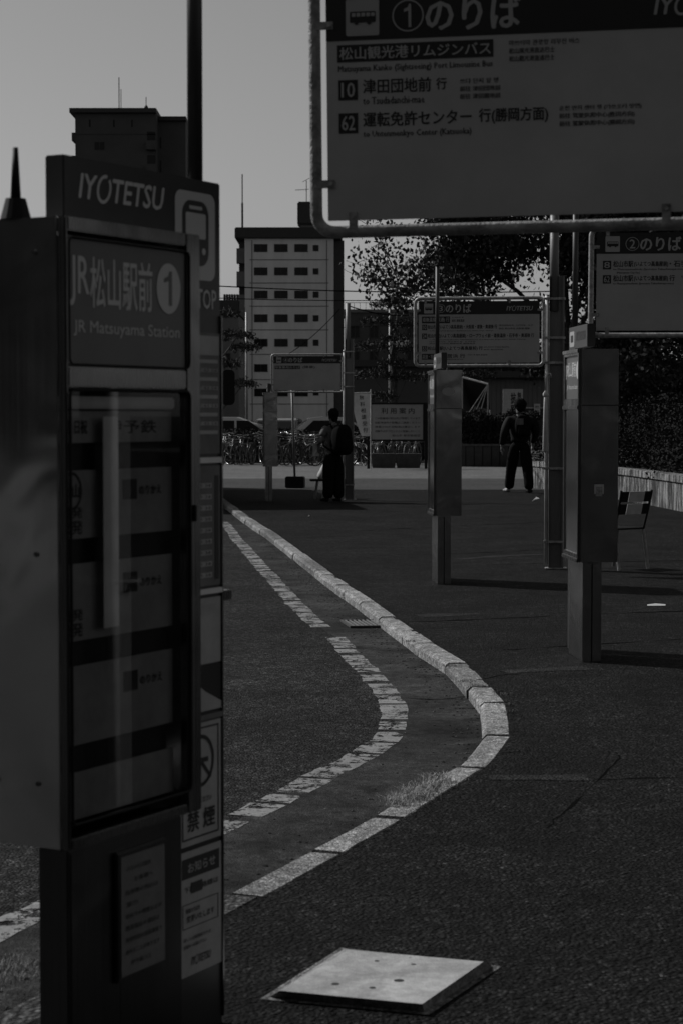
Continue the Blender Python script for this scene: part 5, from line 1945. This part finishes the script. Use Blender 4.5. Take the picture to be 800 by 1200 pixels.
    MB().add([(r1_[0] - .02, -y, r1_[1] + .02), (r1_[0] - .02, y, r1_[1] + .02), (r2_[0] - .02, y * .93, r2_[1]), (r2_[0] - .02, -y * .93, r2_[1])], [(0, 1, 2, 3)]).build('rear_window', M_DGLASS, t)
    B('number_plate', (L / 2, -.16, .45), (L / 2 + .014, .16, .57), M_PAPER, t)
    return t


def cpx(x, Y): return ((x - 400) / FPX * Y, Y, 0)


car('pale van parked behind the bicycles at the left, its roof bright', cpx(262, 68), R(-2), M_CARW, 4.4, 1.7, 1.52, True)
car('dark hatchback parked behind the farthest cabinet', cpx(330, 73), R(82), M_CARD, 3.9, 1.65, 1.45, False)
car('light car parked behind the waiting man with bright roof edge', cpx(402, 69), R(3), M_CARW, 4.0, 1.65, 1.52, False)
car('dark car parked farther right beyond the banner flag', cpx(470, 75), R(5), M_CARD, 4.0, 1.65, 1.45, False)

# ================================================================== BUS, hidden behind the cabinet but for its mirror and its shadow
bus = thing('city_bus', 'city bus waiting at the kerb, hidden by the near cabinet but for its mirror', 'bus', (-3.35, 34.2, road_z), R(7))
BW, BL, BH = 2.3, 9.0, 2.95
bm_ = MB().box((-BW / 2, 0, .35), (BW / 2, BL, BH))
bm_.build('body', mat('bus_paint', .13, .3, 0, coat=.3), bus, bevel=.12, seg=3)
MB().add([(-BW / 2 + .12, -.008, 1.15), (BW / 2 - .12, -.008, 1.15), (BW / 2 - .14, -.008, 2.35), (-BW / 2 + .14, -.008, 2.35)], [(0, 1, 2, 3)]).build('windscreen', M_DGLASS, bus)
B('destination_display', (-.8, -.02, 2.45), (.8, -.004, 2.75), M_BLACK, bus)
for s in (-1, 1):
    for k in range(6):
        x = s * BW / 2
        y = 1.5 + k * 1.2
        B('side_window', (x - s * .01, y, 1.35), (x + s * .012, y + 1.1, 2.3), M_DGLASS, bus, bevel=.008)
    for y in (1.9, 6.6):
        w_ = MB().tube([(s * (BW / 2 - .28), y, .48), (s * (BW / 2 + .006), y, .48)], .48, 24).build('wheel', M_RUBBER, bus, bevel=.015)
        MB().tube([(s * (BW / 2 + .004), y, .48), (s * (BW / 2 + .02), y, .48)], .26, 16).build('hub', M_GALV, w_)
    B('headlight', (s * .75 - .16, -.03, .62), (s * .75 + .16, -.004, .78), M_CHROME, bus, bevel=.01)
    sx = BW / 2 if s > 0 else -BW / 2
    arm = MB().tube([(sx - s * .1, .1, 2.5), (sx + s * .2, -.25, 2.62), (sx + s * .28, -.35, 2.45)], .022, 8).build('mirror_arm', M_BLK, bus, smooth=True)
    mr = MB().prism(rrect(sx + s * .24 - .11, sx + s * .24 + .11, 1.8, 2.4, .08, 5), -.42, -.28).build('mirror', M_BLK, arm, bevel=.01)
B('bumper', (-BW / 2 + .03, -.05, .32), (BW / 2 - .03, -.005, .55), M_BLK, bus, bevel=.02)
B('door', (BW / 2 + .001, .35, .45), (BW / 2 + .014, 1.3, 2.3), M_DGLASS, bus)

# ================================================================== BUILDINGS
def px2(Y): return Y / FPX


def win(parent, x, y, z, w, h, two=True):
    f = MB().box((x - .06, y - .05, z - .06), (x + w + .06, y - .002, z)).box((x - .06, y - .05, z + h), (x + w + .06, y - .002, z + h + .06))
    f.box((x - .06, y - .05, z), (x, y - .002, z + h)).box((x + w, y - .05, z), (x + w + .06, y - .002, z + h))
    if two: f.box((x + w / 2 - .03, y - .045, z), (x + w / 2 + .03, y - .002, z + h))
    fo = f.build('window', M_ROOFD, parent)
    B('pane', (x, y - .02, z), (x + w, y - .004, z + h), M_DGLASS, fo)
    return fo


def wpx(xp, yp, Y): return (xp - HX) * px2(Y), CAMZ + (HOR - yp) * px2(Y)


# pale apartment block
Y = 246.0
x0, zt = wpx(287.5, 280, Y)
x1, _ = wpx(391, 280, Y)
ap = thing('apartment_block', 'pale apartment block with rows of dark windows and dark roof band', 'building', (0, Y, 0))
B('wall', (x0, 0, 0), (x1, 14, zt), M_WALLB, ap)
# projecting facade ribs and floor joints
rows_y = [292, 319, 346, 373.5, 402, 431.5, 460]
for i_, yy in enumerate(rows_y):
    z = wpx(0, yy, Y)[1]
    for (xa, xb, hh) in ((299, 313.5, 8), (322.5, 337, 8), (346, 360.5, 8), (367.5, 373, 6)):
        a = (xa - HX) * px2(Y)
        b = (xb - HX) * px2(Y)
        win(ap, a, -.0, z - hh / 2 * px2(Y), b - a, hh * px2(Y), two=(xb - xa > 8))
    zz = z - 13.5 * px2(Y)
    B('floor_joint', (x0 + .6, -.03, zz - .05), (x1 - .6, -.002, zz + .05), M_WALLM, ap)
for xx in (296, 383):
    X_ = (xx - HX) * px2(Y)
    B('facade_joint', (X_ - .05, -.035, 0), (X_ + .05, -.002, zt - .3), M_WALLM, ap)
xr = wpx(277, 280, Y)[0]
B('roof_band', (xr - .1, -.4, zt - .1), (wpx(401, 0, Y)[0], 14.5, zt + 1.25), M_ROOFD, ap, bevel=.1)
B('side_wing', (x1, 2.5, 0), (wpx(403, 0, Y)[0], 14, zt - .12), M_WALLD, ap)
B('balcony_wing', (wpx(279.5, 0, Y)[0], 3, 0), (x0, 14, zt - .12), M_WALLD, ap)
for i_, yy in enumerate(rows_y + [487]):
    z = wpx(0, yy + 8, Y)[1]
    B('balcony', (wpx(277.5, 0, Y)[0], 1.0, z - .9), (x0 - .01, 2.9, z + .9), M_WALLM, ap)
tk = wpx(348, 234, Y)
tk2 = wpx(376, 264, Y)
B('roof_tank', (tk[0], 4, tk2[1] + .35), (tk2[0], 9, tk[1]), M_ROOFD, ap, bevel=.15)
B('tank_base', (tk[0] + .4, 4.5, zt + 1.25), (tk2[0], 8.5, tk2[1] + .35), M_WALLM, ap)
a, b = wpx(283.5, 203, Y), wpx(283.5, 270, Y)
MB().tube([(a[0], 3, b[1] - .4), (a[0], 3, (a[1] + b[1]) / 2)], .12, 6).tube([(a[0], 3, (a[1] + b[1]) / 2), (a[0], 3, a[1])], .07, 6).build('lightning_mast', M_ROOFD, ap)
a, b = wpx(358.5, 207, Y), wpx(358.5, 234, Y)
an = MB().tube([(a[0], 6, b[1]), (a[0], 6, a[1])], .05, 6).tube([(a[0] - 1.4, 6, a[1] - 1.2), (a[0] + .3, 6, a[1] - 1.1)], .035, 5).tube([(a[0] - .5, 6, a[1] - .2), (a[0] + .4, 6, a[1] + .3)], .035, 5)
for k in range(5):
    an.tube([(a[0] - 1.3 + k * .3, 5.5, a[1] - 1.2), (a[0] - 1.3 + k * .3, 6.5, a[1] - 1.2)], .025, 4)
an.build('television_antenna', M_ROOFD, ap)

# tall dark block at the left
Y = 250.0
tw = thing('apartment_tower', 'tall dark apartment tower above the near totem at upper left', 'building', (0, Y, 0))
xa, zt = wpx(91, 136, Y)
xb = wpx(185, 0, Y)[0]
xc = wpx(217, 0, Y)[0]
zt2 = wpx(0, 141, Y)[1]
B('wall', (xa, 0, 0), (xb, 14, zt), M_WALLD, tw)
B('rear_wing', (xb, 3, 0), (xc, 14, zt2), M_WALLD, tw)
B('roof_slab', (wpx(85, 0, Y)[0], -.6, zt), (xb + .05, 14.4, zt + .55), M_ROOFD, tw)
B('wing_roof_slab', (xb + .06, 2.4, zt2), (xc + .1, 14.4, zt2 + .5), M_ROOFD, tw)
B('floor_joint', (xa, -.03, wpx(0, 161, Y)[1]), (xb, -.002, wpx(0, 161, Y)[1] + .12), M_ROOFD, tw)
for (x_, y_) in ((107, 148), (135, 148), (156, 148)):
    a = wpx(x_, y_ + 4, Y)
    B('slit_window', (a[0], -.03, a[1]), (a[0] + .22, -.002, a[1] + .9), M_DGLASS, tw)
for k in range(9):
    yy = 174 + k * 27
    a = wpx(114, yy + 4, Y)
    win(tw, a[0], 0, a[1], 1.15, .9)
    z = wpx(0, 177 + k * 27, Y)[1]
    B('balcony', (wpx(174, 0, Y)[0], -.9, z - .2), (xb, -.002, z + .9), M_WALLD, tw)
    B('balcony_opening', (wpx(174.5, 0, Y)[0], -.03, z + .92), (xb - .1, -.003, z + 2.1), M_DGLASS, tw)
    B('side_balcony', (wpx(85, 0, Y)[0], 1.5, z + 1.2), (xa, 6, z + 2.2), M_WALLD, tw)
    B('wing_window', (wpx(187, 0, Y)[0], 2.96, z + .4), (wpx(188.5, 0, Y)[0], 2.998, z + 1.8), M_DGLASS, tw)
a = wpx(137, 87, Y)
MB().tube([(a[0], 5, zt + .5), (a[0], 5, a[1])], .06, 5).tube([(a[0] + .25, 5, zt + .5), (a[0] + .25, 5, a[1] - 1.5)], .045, 5).build('roof_mast', M_ROOFD, tw)
a = wpx(169, 110, Y)
MB().tube([(a[0], 5, zt + .5), (a[0], 5, a[1])], .05, 5).build('small_mast', M_ROOFD, tw)
blob('mast_drum', (a[0], 5, zt + 1.3), (.28, .28, .45), M_ROOFD, tw, n=10)

# low buildings
Y = 190.0
lb = thing('low_building', 'low dark building right of the pale apartment block', 'building', (0, Y, 0))
a, b = wpx(404, 365, Y), wpx(500, 365, Y)
B('wall', (a[0], 0, 0), (b[0], 12, a[1] - .15), M_WALLD, lb)
B('parapet', (a[0] - .1, -.15, a[1] - .15), (b[0] + .1, 12.2, a[1] + .15), M_WALLM, lb)
for k in range(4):
    for j in range(3):
        q = wpx(411 + k * 22, 396 + j * 30, Y)
        win(lb, q[0], 0, q[1], .75, 1.1)
for k in range(14):
    x = a[0] + .3 + k * .55
    B('railing_post', (x, .1, a[1] + .15), (x + .04, .14, a[1] + .75), M_ROOFD, lb)
B('railing', (a[0], .1, a[1] + .76), (b[0], .14, a[1] + .81), M_ROOFD, lb)
Y = 210.0
lb = thing('low_building', 'low dark building left of the pale apartment block', 'building', (0, Y, 0))
a, b = wpx(150, 346, Y), wpx(277, 346, Y)
B('wall', (a[0], 0, 0), (b[0] + .3, 12, a[1] - .8), M_WALLM, lb)
B('roof', (a[0] - .2, -.4, a[1] - 2.2), (b[0] + .4, 12.2, a[1] - .6), M_ROOFD, lb, bevel=.1)
for k in range(6):
    q = wpx(262 + k * 3.0, 345, Y)
    B('rooftop_unit', (q[0], 1, a[1] - .6), (q[0] + .2, 2, a[1] + .1), M_ROOFD, lb)
for k in range(5):
    for j in range(4):
        q = wpx(200 + k * 15, 372 + j * 27, Y)
        win(lb, q[0], 0, q[1], .9, 1.0)
Y = 120.0
lb = thing('low_building', 'long dark building far behind the trees at the right', 'building', (0, Y, 0))
a, b = wpx(405, 430, Y), wpx(1000, 430, Y)
B('wall', (a[0], 0, 0), (b[0], 12, a[1]), M_WALLD, lb)
B('roof', (a[0] - .3, -.5, a[1]), (b[0] + .3, 12.5, a[1] + .4), M_ROOFD, lb)
for k in range(20):
    q = wpx(515 + k * 24, 445, Y)
    win(lb, q[0], 0, q[1], .8, .9)
# unseen station-side block, added to darken ambient light and steel reflections
Y = -14.0
lb = thing('added_station_block', 'wide unseen station block added behind the photographer for the steel to mirror', 'building', (0, Y, 0))
B('wall', (-40, -12, 0), (40, 0, 9), M_WALLD, lb)
B('canopy', (-40, 0, 3.6), (40, 4, 3.9), M_ROOFD, lb)
for k in range(16):
    B('window', (-38 + k * 4.9, .004, 4.6), (-38 + k * 4.9 + 3, .03, 6.6), M_DGLASS, lb)
    B('shopfront', (-38 + k * 4.9, .004, .4), (-38 + k * 4.9 + 3.6, .03, 3.0), M_DGLASS, lb)
for k in range(9):
    MB().tube([(-38 + k * 9.5, 3.6, 0), (-38 + k * 9.5, 3.6, 3.6)], .12, 10).build('column', M_POSTW, lb)

lb = thing('added_office_block', 'long unseen office block added left of the view as a dark reflection', 'building', (-32, 0, 0))  # unseen block added so the near steel side reflects something dark
B('wall', (-12, -60, 0), (0, 22, 11), M_WALLD, lb)
for k in range(18):
    for j in range(3):
        B('window', (.004, -57 + k * 4.3, 1.2 + j * 3.4), (.03, -57 + k * 4.3 + 2.4, 2.9 + j * 3.4), M_DGLASS, lb)

# utility poles and wires
up = thing('utility_pole', 'thin pale utility pole in front of the pale apartment block', 'pole', (wpx(289.5, 0, 90)[0], 90, 0))
MB().tube([(0, 0, 0), (0, 0, 6.2)], .07, 8, r1=.05).build('pole', M_GALV, up, smooth=True)
up = thing('utility_pole', 'pale pole among the pines left of route board 3', 'pole', (wpx(456, 0, 84)[0], 84, 0))
MB().tube([(0, 0, 0), (0, 0, 6.0)], .05, 8, r1=.04).build('pole', M_GALV, up, smooth=True)
q = dp(471, 401, 84)
B('equipment_box', (q.x - up.location.x - .25, -.2, q.z - .22), (q.x - up.location.x + .25, .2, q.z + .22), M_WHITE, up, bevel=.03)
MB().tube([(0, 0, q.z), (q.x - up.location.x - .2, 0, q.z)], .03, 6).build('bracket', M_GALV, up)


def wire(label, pa, pb, sag, r=.018):
    P = []
    for k in range(17):
        f = k / 16
        p = pa.lerp(pb, f)
        P.append((p.x, p.y, p.z - sag * 4 * f * (1 - f)))
    o = MB().tube(P, r, 5, caps=False).build('overhead_wire', M_TAR)
    return tag(o, label, 'wire', 'overhead wires in front of the buildings')


wire('upper thick overhead wire crossing before the pale apartment block', dp(200, 332, 96), dp(700, 340, 96), .25, .03)
wire('second overhead wire just below the thick one', dp(200, 347, 96), dp(560, 350, 96), .15, .022)
wire('faint third overhead wire high behind the leafy twigs', dp(400, 384, 100), dp(640, 366, 100), .1, .015)
wire('sagging wire running right from the post of the farthest board', dp(407, 358, 40), dp(520, 358, 60), .25, .012)
wire('thin slanting wire across the apartment windows to the farthest board', dp(338, 415, 60), dp(398, 362, 60), .1, .012)
